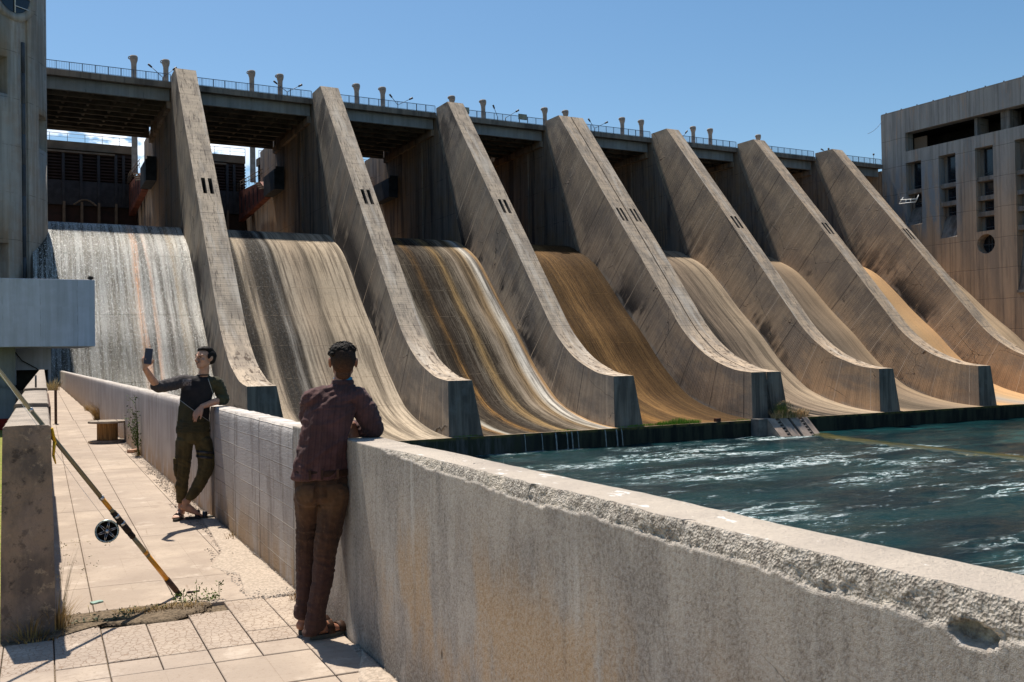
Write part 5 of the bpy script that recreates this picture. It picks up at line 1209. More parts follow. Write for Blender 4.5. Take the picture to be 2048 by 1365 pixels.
# greenery on the apron
t = empty('grass_patch', (62.8, 78.75, -5.36)); tag(t, 'bright green grass clump growing on the apron lip right of the third pier', 'grass')
mb = MB()
for k in range(26): blades(mb, (-2.4+.2*k*1.0, .15*math.sin(k*4), 0), 36, .42+.38*math.exp(-((k-13)/5)**2), .7, .018, .4, 0, .3, 130+k)
mb.build('blade', green2, t)
t = empty('grass_patch', (58.4, 78.9, -5.36)); tag(t, 'low green grass on the apron just right of the third pier toe', 'grass')
mb = MB()
for k in range(14): blades(mb, (-1.2+.35*k, .2*math.sin(k*4), 0), 30, .25, .8, .018, .6, 0, .3, 170+k)
mb.build('blade', green2, t)
for x, l in ((38.2, 'thin moss at the second pier toe'), (55.6, 'thin grass fringe at the third pier toe'), (70.0, 'sparse green blades left of the double pier'), (48.5, 'tiny green tuft on the apron between the second and third piers')):
    t = empty('grass_patch', (x+1, 78.7, -5.36)); tag(t, l, 'grass'); mb = MB()
    for k in range(8): blades(mb, (-1+.3*k, .1*math.sin(k*4), 0), 14, .16, .5, .014, .6, 0, .3, 200+k+int(x))
    mb.build('blade', green2, t)
t = empty('reed_bush', (76.2, 77.55, -5.26)); tag(t, 'bushy green and straw reeds standing at the head of the landing ramp', 'bush')
mb = MB()
for k in range(9): blades(mb, (-1.3+.25*k, .2*math.sin(k*3), 0), 80, 2.1-.25*abs(k-3), .8, .022, .40, 0, .4, 230+k)
mb.build('leaf', simple('reed green', (.20, .24, .07), .85, var=.5, sc=2), t)
mb = MB()
for k in range(13): blades(mb, (-1.7+.36*k, -.15, 0), 60, 1.15, .9, .02, .6, 0, .5, 250+k)
for k in range(10): leaves(mb, [(-1.0+.22*k, .0, 1.75-.1*abs(k-3))], .16, 16, 0, 270+k)
mb.build('dry_leaf', simple('reed straw', (.55, .38, .20), .9, var=.35, sc=3), t)
mb = MB(); mb.box(-.3, .3, 0, .4, 0, .34); o = mb.build('metal_box', simple('rusty box', (.09, .04, .03), .8)); o.location = (67.9, 78.5, -5.36); tag(o, 'small rusty box at the apron lip left of the double pier', 'box')

# ------------------------------------------------------------------ cable spool, post, brick, rod, scraps
wood = NT('old spool timber'); wo_ = wood.obj(); wc = wood.mix(wood.rng(wood.noise(wood.scale(wo_, (9, 9, 1)), 2, 6, .65), .38, .62), (.46, .27, .11), (.27, .15, .06)); wood_m = wood.done(wc, .85, wood.bump(wood.noise(wood.scale(wo_, (14, 14, 1)), 2, 5), .5, .006))
wgrey = simple('weathered grey timber', (.40, .33, .26), .9, var=.4, sc=9, bump=.005)
sx = L(1.13, 21.2); t = empty('cable_spool', (sx.x, sx.y, 0), 0.3); tag(t, 'wooden cable spool standing upright on the walkway as a table', 'cable spool')
mb = MB(); mb.lathe([(0, .385), (.35, .385), (.357, .39), (.357, .42), (.35, .428), (0, .428)], n=36, smooth=False); mb.build('top_disc', wgrey, t)
mb = MB(); mb.lathe([(0, .0), (.35, .0), (.355, .005), (.355, .04), (.35, .046), (0, .046)], n=36, smooth=False); mb.build('bottom_disc', wgrey, t)
mbm = MB(); mbm.box(.172, .192, -.040, .040, .046, .385); stm = mbm.mesh('stave', wood_m)
for k in range(14): place('stave', stm, t, (0, 0, 0), (0, 0, 2*math.pi*k/14+rng.uniform(-.02, .02)))
mb = MB(); mb.lathe([(0, .05), (.165, .05), (.165, .38), (0, .38)], n=20); mb.build('core', room_dark, t)
mbm = MB(); mbm.lathe([(0, .428), (.012, .428), (.012, .437), (0, .437)], n=6); bm_ = mbm.mesh('bolt', lampm)
for k in range(4): place('bolt', bm_, t, (.24*math.cos(k*1.57+.4), .24*math.sin(k*1.57+.4), 0))
p = L(.28, 28.47); t = empty('iron_post', (p.x, p.y, 0)); tag(t, 'thin rusty iron post standing in the walkway', 'post')
mb = MB(); mb.box(-.032, .032, -.004, .004, -.02, .885); mb.box(-.032, -.024, -.004, .05, -.02, .885); mb.build('angle_iron', simple('brown rusty iron', (.13, .075, .05), .8, var=.4, sc=9), t)
mb = MB(); mb.box(-.07, .07, -.07, .07, -.01, .012); mb.build('foot', scab, t)
p = L(1.40, 18.5); mb = MB(); mb.box(-.12, .12, -.05, .05, 0, .055); o = mb.build('brick', simple('pale red brick', (.52, .32, .22), .9, var=.3, sc=15, bump=.004), bevel=.006); o.location = (p.x, p.y, .0); o.rotation_euler = (0, 0, .9); tag(o, 'single pale red brick lying at the foot of the far parapet', 'brick')
# rod
rd_ = empty('fishing_rod', (1.28, 6.9, 0)); tag(rd_, 'long surf fishing rod with orange and olive bands leaning on the low wall', 'fishing rod')
B0 = Vector((0, 0, .022)); D0 = Vector((-.8563, -.5031, 1.203))
def rp_(t): return B0+D0*t
def rr_(t): return .0160-.0035*max(0, t)
rod_ol = simple('olive rod blank', (.20, .17, .095), .35, var=.15); rod_or = simple('orange rod band', (.72, .30, .015), .3, var=.15); rod_bk = simple('black grip foam', (.035, .025, .02), .75, var=.3, sc=30); chrome = simple('dull chrome', (.55, .56, .58), .25, .9); rod_gr = simple('brown rubber grip', (.10, .06, .045), .8, var=.3, sc=30)
def band(a, b, m, name, dr=0): mb = MB(); mb.bar(rp_(a), rp_(b), rr_(a)+dr, 0, 16, rr_(b)+dr); return mb.build(name, m, rd_)
band(-.020, .012, rod_bk, 'butt_cap', .001); band(.012, .088, rod_gr, 'grip', .003); band(.088, .236, rod_or, 'orange_band'); band(.236, .249, rod_ol, 'blank', -.0005); band(.249, .265, rod_or, 'orange_band', .0002); band(.265, .353, rod_ol, 'blank')
band(.353, .385, rod_bk, 'grip', .004); band(.385, .430, rod_bk, 'reel_seat', .006); band(.430, .442, chrome, 'clamp_ring', .007); band(.442, .472, rod_bk, 'reel_seat', .005); band(.472, .484, chrome, 'clamp_ring', .006); band(.484, .502, rod_bk, 'grip', .004); band(.502, .522, rod_ol, 'blank'); band(.522, .578, rod_or, 'orange_band'); band(.578, .590, chrome, 'ferrule', .002)
band(.590, 1.05, rod_ol, 'blank'); band(1.05, 1.062, chrome, 'ferrule', .002); band(1.062, 1.70, simple('pale rod tip', (.38, .36, .24), .35), 'blank')
mb = MB()
for t_ in (1.3, 1.6): mb.lathe([(.012, -.002), (.016, 0), (.012, .002)], n=12, M=Matrix.Translation(rp_(t_)+Vector((.02, 0, -.02))) @ D0.to_track_quat('Z', 'Y').to_matrix().to_4x4())
mb.build('line_guide', chrome, rd_)
cR = Vector((-.459, -.199, .502)); view = (Vector((0, 0, 1.55))-(cR+Vector((1.28, 6.9, 0)))).normalized(); MR = Matrix.Translation(cR) @ view.to_track_quat('Z', 'Y').to_matrix().to_4x4()
rl = empty('reel', (0, 0, 0), 0, rd_)
mb = MB(); mb.lathe([(.052, -.028), (.070, -.028), (.072, -.022), (.064, -.018), (.060, .0), (.064, .016), (.071, .020), (.071, .024), (.062, .026), (.060, .020)], n=40, M=MR); mb.build('rim', simple('pale reel rim', (.42, .50, .48), .3, .6), rl)
mb = MB(); mb.lathe([(0, -.024), (.062, -.024), (.062, -.020), (0, -.020)], n=32, M=MR); mb.build('back_plate', rod_bk, rl)
mb = MB(); mb.lathe([(.0605, -.018), (.0625, -.01), (.0625, .008), (.0605, .015)], n=32, M=MR); mb.build('line_coil', simple('teal line', (.05, .30, .32), .4), rl)
mb = MB()
for k in range(6):
    a = k*math.pi/3+.3
    for da in (-.16, .16): mb.bar(MR @ Vector((.014*math.cos(a+da*3), .014*math.sin(a+da*3), .020)), MR @ Vector((.062*math.cos(a+da*.3), .062*math.sin(a+da*.3), .021)), .0028, 0, 6)
mb.lathe([(0, .028), (.012, .028), (.015, .022), (.015, .014), (0, .014)], n=16, M=MR); mb.build('spoke_wheel', chrome, rl)
mb = MB()
for k in range(16): a = k*math.pi/8; p = MR @ Vector((.0665*math.cos(a), .0665*math.sin(a), .024)); mb.bar(p, MR @ Vector((.0665*math.cos(a), .0665*math.sin(a), .027)), .0032, 0, 6)
mb.build('rim_stud', rod_bk, rl)
mb = MB(); mb.bar(MR @ Vector((.055, .03, -.02)), rp_(.455), .009, 0, 8); mb.bar(rp_(.42)+Vector((-.006, -.01, -.012)), rp_(.49)+Vector((-.006, -.01, -.012)), .006, 0, 8); mb.build('reel_foot', rod_bk, rl)
mb = MB(); ps = [cR+Vector((0, 0, .06)), rp_(.7)+Vector((-.03, -.02, -.05)), rp_(1.3)+Vector((.02, 0, -.03)), rp_(1.6)+Vector((.02, 0, -.03))]; mb.path(ps, .0012, 0, 5); mb.build('line', white_p, rd_)
# scraps
sc_ = [(L(.30, 7.02), (.04, .025, .006), simple('teal scrap', (.30, .42, .36), .7), 'small crumpled pale teal scrap of paper on the walkway', 'paper scrap', .5), (L(.90, 7.02), (.045, .012, .006), simple('dark wedge', (.06, .045, .04), .8), 'small dark splinter lying beside the rod butt', 'splinter', .1), (L(1.47, 4.52), (.035, .008, .004), simple('white scrap', (.7, .68, .64), .7), 'tiny white scrap at the foot of the near wall', 'paper scrap', .3), (L(1.26, 4.60), (.012, .012, .008), rod_bk, 'small dark pebble on the paving near the wall', 'pebble', 0)]
for p, s, m, l, c, r in sc_:
    mb = MB(); rows = [[((i/4-.5)*2*s[0]*(1-.4*abs(j/4-.5)), (j/4-.5)*2*s[1], s[2]*(1.5+mnoise.noise(Vector((i*1.3, j*1.7, p.x*9))))) for j in range(5)] for i in range(5)]; mb.grid(rows, 0, None, False); rows2 = [[(a*1.02, b*1.02, 0) for a, b, c_ in r_] for r_ in rows]
    for i in range(4): mb.face([rows[i][0], rows[i+1][0], rows2[i+1][0], rows2[i][0]]); mb.face([rows[i][4], rows[i+1][4], rows2[i+1][4], rows2[i][4]]); mb.face([rows[0][i], rows[0][i+1], rows2[0][i+1], rows2[0][i]]); mb.face([rows[4][i], rows[4][i+1], rows2[4][i+1], rows2[4][i]])
    o = mb.build(c.replace(' ', '_'), m); o.location = (p.x, p.y, .001); o.rotation_euler = (0, 0, r); tag(o, l, c)

# ------------------------------------------------------------------ people
def ico():
    bm = bmesh.new(); bmesh.ops.create_icosphere(bm, subdivisions=2, radius=1); v = [v.co.copy() for v in bm.verts]; bm.free(); return v
ICO = ico()
class Flesh:
    """rounded volumes fused into one continuous skin by voxel remeshing"""
    def __init__(s): s.bm = bmesh.new()
    def hull(s, balls):
        vs = []
        for b in balls:
            c = Vector(b[0]); r = b[1]; r = (r, r, r) if isinstance(r, (int, float)) else r; R = b[2] if len(b) > 2 else None
            for q in ICO:
                p = Vector((q.x*r[0], q.y*r[1], q.z*r[2]))
                if R is not None: p = R @ p
                vs.append(s.bm.verts.new(c+p))
        res = bmesh.ops.convex_hull(s.bm, input=vs)
        dead = [g for g in res['geom_interior'] if isinstance(g, bmesh.types.BMVert)]+[g for g in res['geom_unused'] if isinstance(g, bmesh.types.BMVert)]
        if dead: bmesh.ops.delete(s.bm, geom=list(set(dead)), context='VERTS')
    def chain(s, balls):
        for a, b in zip(balls, balls[1:]): s.hull([a, b])
    def ball(s, c, r, R=None): s.hull([(c, r, R)])
    def build(s, name, mat, parent, voxel=.007, smooth=4, disp=None, uv=False):
        me = bpy.data.meshes.new('tmp'); s.bm.to_mesh(me); s.bm.free(); o = bpy.data.objects.new(name, me); col.objects.link(o)
        m = o.modifiers.new('r', 'REMESH'); m.mode = 'VOXEL'; m.voxel_size = voxel; m.use_smooth_shade = True
        if smooth: k = o.modifiers.new('s', 'SMOOTH'); k.factor = .6; k.iterations = smooth
        dg = bpy.context.evaluated_depsgraph_get(); me2 = bpy.data.meshes.new_from_object(o.evaluated_get(dg)); o.modifiers.clear(); o.data = me2; bpy.data.meshes.remove(me)
        me2.name = name; me2.materials.clear(); me2.materials.append(mat)
        if disp:
            n = len(me2.vertices); co = np.empty(n*3, 'f'); me2.vertices.foreach_get('co', co); no = [v.normal.copy() for v in me2.vertices]; co = co.reshape(-1, 3)
            for i in range(n):
                p = Vector(co[i].tolist()); d = disp(p, no[i]); co[i] += np.array(no[i])*d
            me2.vertices.foreach_set('co', co.reshape(-1)); me2.update()
        me2.polygons.foreach_set('use_smooth', [True]*len(me2.polygons)); o.parent = parent; return o
def ridge(p, f, seed=0): return 1-2*abs(mnoise.noise(Vector((p[0]*f[0], p[1]*f[1], p[2]*f[2]+seed*7.3))))
def hand(F, wrist, fdir, back, side, L_=.175, curl=(.3, .35, .4, .5), thumb=(.5, .4), spread=.10, tc=.4):
    """wrist point, direction of fingers, direction of the back of the hand, direction towards the thumb"""
    f = Vector(fdir).normalized(); b = Vector(back); b = (b-f*b.dot(f)).normalized(); s = Vector(side); s = (s-f*s.dot(f)-b*s.dot(b)).normalized(); w = Vector(wrist)
    k = L_/.175; pl = .088*k
    kn = [w+f*(pl*(.97, 1.0, .97, .88)[i])+s*(.030, .010, -.010, -.029)[i]*k for i in range(4)]
    F.hull([(w, .019*k)]+[(q-b*.002, .0125*k) for q in kn]+[(w+s*.022*k+f*.02, .015*k), (w-s*.02*k+f*.025, .013*k)])
    ln = (.072, .080, .074, .058)
    for i in range(4):
        d = (f+s*(.9, .3, -.35, -1.0)[i]*spread).normalized(); p = kn[i]; c = curl[i]; a = 0; seg = [(p, .0098*k)]
        for j, fr in enumerate((.44, .31, .25)):
            a += c*(1.0, 1.0, .7)[j]; q = p+(d*math.cos(a)-b*math.sin(a))*ln[i]*fr*k; seg.append((q, (.0085, .0078, .0066)[j]*k)); p = q
        F.chain(seg)
    p0 = w+s*.024*k+f*.020*k; d = (s*thumb[0]+f*(1-thumb[0])-b*tc).normalized(); p1 = p0+d*.040*k; d2 = (d+f*.5-b*.2).normalized(); p2 = p1+d2*.032*k; p3 = p2+(d2+f*.25).normalized()*.024*k
    F.chain([(p0, .0155*k), (p1, .0115*k), (p2, .0102*k), (p3, .0080*k)])
    return kn
def foot(F, heel, toe, up=(0, 0, 1), w=.042, ankle=None, toes=True):
    h = Vector(heel); t = Vector(toe); d = (t-h).normalized(); u = Vector(up); u = (u-d*u.dot(d)).normalized(); s = d.cross(u); L_ = (t-h).length
    F.hull([(h+u*.026, (.030,)*3), (h+d*.30*L_+u*.03, .030)]); F.hull([(h+d*.28*L_+u*.045, .032), (h+d*.66*L_+u*.020+s*.016, .020), (h+d*.66*L_+u*.020-s*.018, .019), (h+d*.45*L_+u*.035, .026)])
    F.hull([(h+d*.64*L_+u*.018+s*.022, .019), (h+d*.64*L_+u*.018-s*.024, .017), (h+d*.74*L_+u*.016+s*.024, .017), (h+d*.74*L_+u*.015-s*.026, .015), (h+u*.02+d*.2*L_, .026)])
    for i, (o_, ll, r) in enumerate(((.026, 1.0, .0125), (.009, .99, .0092), (-.005, .955, .0086), (-.018, .91, .0082), (-.029, .86, .0078))):
        a = h+d*L_*.72+s*o_+u*.014; b = h+d*L_*ll*.965+s*o_*1.05+u*.010; F.chain([(a, r*1.05), ((a+b)/2+u*.004, r), (b, r*.92)])
    if ankle: F.chain([(h+d*.10*L_+u*.035, .033), (Vector(ankle), .036)])
def RotZ(a): return Matrix.Rotation(a, 3, 'Z')
def head(F, c, yaw, pitch=0, roll=0, k=1.0):
    R = RotZ(yaw) @ Matrix.Rotation(pitch, 3, 'X') @ Matrix.Rotation(roll, 3, 'Y'); c = Vector(c)
    def P(x, y, z): return c+R @ Vector((x*k, y*k, z*k))
    def r(*q): return tuple(v*k for v in q)
    # local: +y is the face direction, c sits between the ears
    F.ball(P(0, -.018, .035), r(.074, .094, .082), R); F.ball(P(0, .030, .030), r(.066, .060, .070), R)
    F.hull([(P(0, .045, .0), r(.058, .040, .045), R), (P(0, .062, -.072), r(.028, .022, .020), R), (P(.045, .0, -.035), r(.014, .022, .022), R), (P(-.045, .0, -.035), r(.014, .022, .022), R)])
    F.ball(P(0, .078, -.078), r(.020, .014, .014), R)
    F.hull([(P(0, .094, .022), .009*k), (P(0, .117, -.018), .0105*k)]); F.hull([(P(.013, .101, -.024), .0085*k), (P(-.013, .101, -.024), .0085*k), (P(0, .112, -.020), .010*k)])
    for s in (-1, 1):
        F.hull([(P(s*.014, .091, .031), .0095*k), (P(s*.047, .076, .033), .0095*k)]); F.ball(P(s*.040, .066, -.015), r(.022, .020, .018), R)
        F.hull([(P(s*.073, .0, .010), r(.006, .014, .018), R), (P(s*.080, -.014, .016), r(.005, .018, .022), R)]); F.hull([(P(s*.072, .0, -.015), r(.006, .009, .010), R), (P(s*.078, -.010, .0), r(.005, .012, .018), R)])
        F.ball(P(s*.031, .073, .014), r(.014, .012, .010), R)
    F.hull([(P(.018, .089, -.045), .0065*k), (P(0, .0965, -.044), .0075*k), (P(-.018, .089, -.045), .0065*k)]); F.hull([(P(.015, .087, -.056), .0065*k), (P(0, .094, -.057), .0082*k), (P(-.015, .087, -.056), .0065*k)])
    return P, R
def M_skin(name, c, hairz=None):
    N = NT(name); P = N.obj(); n = N.noise(P, 22, 5, .6); n2 = N.noise(P, 5, 4, .6)
    cc = N.mix(N.rng(n, .35, .65), c, mul3(c, .78)); cc = N.mix(N.rng(n2, .45, .65, 0, .4), cc, (c[0]*1.1, c[1]*.85, c[2]*.8))
    return N, cc
def skin(name, c):
    N, cc = M_skin(name, c); return N.done(cc, .52, N.bump(N.noise(N.obj(), 160, 4, .6), .25, .002), 0, .4, **{'Subsurface Weight': .08, 'Subsurface Radius': (.012, .005, .003)})
sk2 = skin('tanned skin', (.36, .16, .095)); sk1 = skin('brown skin', (.52, .28, .175))
def M_cloth(name, fn, rough=.9, weave=420, amt=.0016):
    N = NT(name); P = N.obj(); x, y, z = N.xyz(P); c = fn(N, P, x, y, z)
    return N.done(c, rough, N.bump(N.add(N.noise(P, weave, 3, .7), N.mul(N.noise(N.scale(P, (1, 1, .6)), 60, 5, .65), 1.5)), .5, amt*2), 0, .25, **{'Sheen Weight': .06, 'Sheen Roughness': .5})
def shirt2(N, P, x, y, z):
    n = N.noise(P, 9, 6, .6); c = N.mix(N.rng(n, .36, .64), (.105, .046, .042), (.066, .030, .028))
    xs_ = N.add(x, N.add(N.mul(z, -.10), N.mul(N.noise(N.scale(P, (3, 3, 2)), 2, 3), .03)))
    _, g, _ = stripes(N, xs_, .031, None, .085); _, g2, _ = stripes(N, N.add(xs_, .010), .031, None, .05)
    c = N.mix(N.mul(g, .62), c, (.028, .014, .018)); c = N.mix(N.mul(g2, .25), c, (.17, .095, .085))
    _, gh, _ = stripes(N, z, .046, None, .06); c = N.mix(N.mul(gh, .18), c, (.03, .016, .018))
    return c
def jeans2(N, P, x, y, z):
    n = N.noise(N.scale(P, (1, 1, .35)), 14, 6, .62); c = N.mix(N.rng(n, .36, .64), (.075, .036, .020), (.042, .021, .014))
    fade = N.mul(N.rng(z, .62, .74), N.rng(z, .90, .82)); c = N.mix(N.mul(fade, N.rng(N.noise(P, 9, 4), .35, .6)), c, (.105, .054, .026))
    c = N.mix(N.mul(N.rng(z, .55, .35), .6), c, (.060, .028, .025)); return N.mix(N.mul(N.rng(N.noise(N.scale(P, (2, 2, 1)), 26, 5, .7), .56, .68), .5), c, (.14, .075, .04))
sh2 = M_cloth('maroon pinstripe shirt', shirt2); jn2 = M_cloth('brown jeans', jeans2)
sole = simple('grey sandal sole', (.085, .085, .075), .8, var=.3, sc=30); strapm = simple('dark brown strap', (.055, .028, .018), .6, var=.3, sc=30); black_l = simple('black slipper strap', (.018, .018, .022), .35)
hair_m = NT('black hair'); hn = hair_m.noise(hair_m.scale(hair_m.obj(), (1, 1, 1)), 120, 4, .7); hair_m = hair_m.done(hair_m.mix(hair_m.rng(hn, .35, .65), (.008, .006, .005), (.022, .017, .014)), .75, hair_m.bump(hn, .9, .006), 0, .15)
fadeN = NT('clipped hair'); fn_ = fadeN.noise(fadeN.obj(), 240, 3, .8); fz = fadeN.xyz(fadeN.obj())[2]
fade_m = fadeN.done(fadeN.mix(fadeN.rng(fz, 1.475, 1.56), fadeN.mix(fadeN.rng(fn_, .4, .6), (.115, .052, .030), (.05, .024, .015)), fadeN.mix(fadeN.rng(fn_, .4, .6), (.055, .032, .022), (.016, .011, .009))), .75, fadeN.bump(fn_, .6, .003))

# --- man in maroon, seen from behind, leaning on the near parapet
m2 = empty('person', (1.807, 5.461, 0), -math.atan2(.338, .941)); tag(m2, 'man in maroon pinstriped shirt and brown jeans seen from behind, leaning on the near parapet', 'person')
SH = [((-.008, -.055, .925), (.155, .118, .03)), ((.0, -.055, 1.02), (.143, .115, .04)), ((.020, -.045, 1.13), (.134, .112, .04)), ((.050, -.02, 1.25), (.145, .108, .04)), ((.072, .01, 1.33), (.140, .092, .035)), ((.095, .03, 1.385), (.090, .070, .028))]
def sc(b, k): return [(c, tuple(q*k for q in r)) for c, r in b]
F = Flesh(); F.chain(sc(SH, .90)); F.chain([((.105, .035, 1.38), (.058, .055, .03)), ((.122, .045, 1.45), (.050, .052, .03)), ((.124, .05, 1.50), (.048, .05, .03))])
hd2, hR2 = head(F, (.126, .055, 1.527), .03, .04, .02)
F.chain([((-.04, .0, 1.325), .050), ((-.045, .16, 1.22), .043), ((-.03, .24, 1.15), .040)]); F.chain([((-.03, .24, 1.15), .038), ((.08, .20, 1.165), .036), ((.175, .065, 1.172), .026)])
F.chain([((.21, .02, 1.325), .052), ((.275, .0, 1.22), .045), ((.305, .0, 1.15), .042)]); F.chain([((.305, .0, 1.15), .038), ((.22, .12, 1.145), .036), ((.10, .26, 1.14), .027)])
hand(F, (.176, .055, 1.168), (.14, -.15, -.95), (.55, -.8, .1), (-.9, -.55, .15), .165, (.10, .16, .24, .34), (.55, .3), .16, .1)
hand(F, (.10, .26, 1.14), (-.9, .3, -.1), (0, 0, 1), (.2, .9, 0), .17, (.3, .3, .35, .4))
F.chain([((-.0, -.05, .93), (.135, .10, .05)), ((-.0, -.05, .86), (.125, .090, .04))])
F.chain([((-.078, -.03, .80), .060), ((-.086, .02, .60), .060), ((-.098, .05, .44), .047), ((-.104, .06, .28), .045), ((-.112, .05, .12), .030)])
F.chain([((.068, -.06, .80), .062), ((.040, -.08, .60), .070), ((.008, -.08, .44), .052), ((-.004, -.075, .32), .050), ((-.034, -.07, .12), .032)])
foot(F, (-.060, -.085, .025), (.118, .03, .025), ankle=(-.034, -.07, .12)); foot(F, (-.128, .04, .025), (.02, .19, .025), ankle=(-.112, .05, .12))
F.build('body', sk2, m2, .0055, 3)
def fold2(p, n):
    d = 0
    # long diagonal drags from lower left up to the right shoulder, bunching at the collar and the side
    u = p.x*.62-p.z*.78; v = p.x*.78+p.z*.62
    a = ridge((u, v, p.y), (17, 3.2, 4), 1); b = ridge((u, v, p.y), (38, 7, 7), 2); c = mnoise.noise(p*42)
    k = .55+.45*min(1, max(0, (p.z-1.24)/.12))
    d += .0075*(max(0, a-.45))*1.6+.0036*(b-.4)*k+.0014*c
    if p.z > 1.27 and p.x < .19: d += .0055*ridge(p, (9, 6, 44), 5)-.002
    if p.x < -.03: d += .0065*ridge((p.x, p.y, p.z+p.x*.5), (7, 6, 26), 3)*min(1, (-.03-p.x)/.06)
    if p.x > .20: d += .005*ridge((p.x, p.y, p.z-p.x*.4), (9, 9, 26), 6)
    return d
F = Flesh(); F.chain(SH); F.hull([((-.008, -.055, .925), (.155, .118, .02)), ((-.012, -.058, .895), (.160, .120, .006))])
F.hull([((.072, .01, 1.33), (.140, .092, .035)), ((-.035, .005, 1.325), .068), ((.20, .02, 1.325), .070)]); F.hull([((.095, .03, 1.385), (.085, .070, .025)), ((-.01, .01, 1.35), .050), ((.17, .02, 1.355), .050)])
F.chain([((-.038, .0, 1.325), .070), ((-.062, .06, 1.23), .064), ((-.045, .18, 1.17), .058), ((-.02, .25, 1.155), .052), ((.07, .20, 1.165), .047)])
F.chain([((.207, .02, 1.325), .070), ((.255, .0, 1.24), .062), ((.296, .0, 1.155), .055)]); F.chain([((.296, .0, 1.152), .052), ((.285, .02, 1.150), .050), ((.22, .12, 1.15), .046), ((.13, .23, 1.145), .040)])
F.chain([((.115, .04, 1.395), (.066, .062, .012)), ((.122, .045, 1.425), (.060, .060, .012))])
s2 = F.build('shirt', sh2, m2, .0062, 2, fold2)
mb = MB(); mb.lathe([(.052, 0), (.0545, .012), (.0535, .030), (.050, .034)], c=(.124, .047, 1.418), n=28, M=None); mb.build('blue_undershirt', simple('bright blue collar', (.02, .20, .36), .8), m2)
mb = MB(); mb.lathe([(.061, 0), (.064, .010), (.0605, .028), (.056, .030), (.056, .0)], c=(.121, .044, 1.405), n=30); cl_ = mb.build('collar', sh2, m2)
def foldj(p, n):
    d = .0055*ridge((p.x, p.y, p.z+p.x*.3), (7, 7, 21), 11)*(1 if (p.z < .60 and p.z > .36) or p.z < .2 or p.z > .74 else .35)-.001
    d += .003*ridge((p.x, p.y, p.z), (14, 14, 44), 12)*(1 if p.z < .62 else .5)+.0012*mnoise.noise(p*50)
    if p.z > .74: d -= .012*math.exp(-((p.x+.018)/.012)**2)*(1 if p.y < -.08 else 0)
    return d
F = Flesh(); F.chain([((-.003, -.05, .945), (.146, .108, .02)), ((-.002, -.052, .86), (.150, .118, .04)), ((-.002, -.05, .785), (.148, .118, .04))])
F.ball((-.07, -.085, .805), (.078, .085, .075)); F.ball((.07, -.088, .805), (.082, .085, .075))
F.chain([((-.080, -.045, .79), (.076, .100, .05)), ((-.084, -.0, .66), (.066, .085, .05)), ((-.088, .03, .58), (.060, .070, .05)), ((-.098, .05, .44), (.053, .060, .05)), ((-.104, .055, .28), (.051, .058, .05)), ((-.110, .05, .18), (.046, .050, .04)), ((-.118, .045, .135), (.050, .052, .025)), ((-.118, .045, .10), (.046, .050, .015))])
F.chain([((.070, -.062, .79), (.082, .106, .05)), ((.052, -.075, .68), (.080, .092, .05)), ((.038, -.08, .60), (.074, .080, .05)), ((.018, -.08, .51), (.065, .070, .05)), ((.010, -.08, .44), (.059, .064, .05)), ((-.0, -.075, .33), (.061, .064, .05)), ((-.022, -.07, .23), (.056, .058, .04)), ((-.038, -.068, .165), (.052, .054, .03)), ((-.040, -.070, .12), (.056, .056, .02)), ((-.048, -.075, .07), (.062, .052, .02)), ((-.070, -.085, .035), (.046, .040, .012))])
F.build('jeans', jn2, m2, .0062, 2, foldj)
mb = MB(); Mx = Matrix.Translation((-.003, -.05, .905)) @ Matrix.Diagonal((1.0, .80, 1, 1)); mb.lathe([(.153, 0), (.1565, .004), (.1565, .034), (.153, .037)], n=40, M=Mx); mb.build('belt', strapm, m2)
mb = MB()
for x in (-.06, .005, .09): mb.box(x-.006, x+.006, -.185, -.165, .895, .95)
mb.build('belt_loop', jn2, m2)
# back pockets
for x0, x1 in ((-.115, -.040), (.028, .115)):
    mb = MB(); rows = []
    for i in range(7):
        z = .865-.095*i/6; r = []
        for j in range(7):
            x = x0+(x1-x0)*j/6+(.006*(i/6)*(1 if j < 3 else -1)); ok, hit, nn, _ = (False, None, None, None)
            y = -.05-math.sqrt(max(0.0, 1-((x+.002)/.158)**2))*.124-.004
            r.append((x, y-.008*math.sin(math.pi*i/6)*1.2, z-(.012 if (i == 6 and j == 3) else 0)))
        rows.append(r)
    mb.grid(rows, 0, None, True, flip=False); mb.build('back_pocket', jn2, m2)
# hair: clipped sides and a tousled crop on top
F = Flesh(); F.ball(hd2(0, -.024, .034), (.0765, .0955, .083), hR2); F.hull([(hd2(0, -.05, -.02), (.060, .05, .03), hR2), (hd2(0, -.03, .03), (.073, .08, .05), hR2)]); F.ball(hd2(0, -.045, -.055), (.045, .04, .04), hR2)
F.build('clipped_hair', fade_m, m2, .005, 2)
F = Flesh(); r_ = np.random.default_rng(2)
F.ball(hd2(0, -.0, .088), (.068, .085, .040), hR2); F.ball(hd2(-.01, -.045, .078), (.062, .050, .038), hR2)
for k in range(70):
    a = r_.uniform(0, 6.28); q = r_.random()**.5; F.ball(hd2(.064*q*math.cos(a), -.008+.082*q*math.sin(a), .110-.036*q*q+r_.uniform(-.004, .009)), (r_.uniform(.010, .018),)*3)
for k in range(8): F.ball(hd2(-.068+.004*r_.normal(), -.03+.02*k*.8-.05, .062+.006*r_.normal()), .012)
F.build('hair', hair_m, m2, .004, 1, lambda p, n: .0035*ridge(p, (70, 50, 60), 2))
mb = MB(); rr = np.random.default_rng(5)
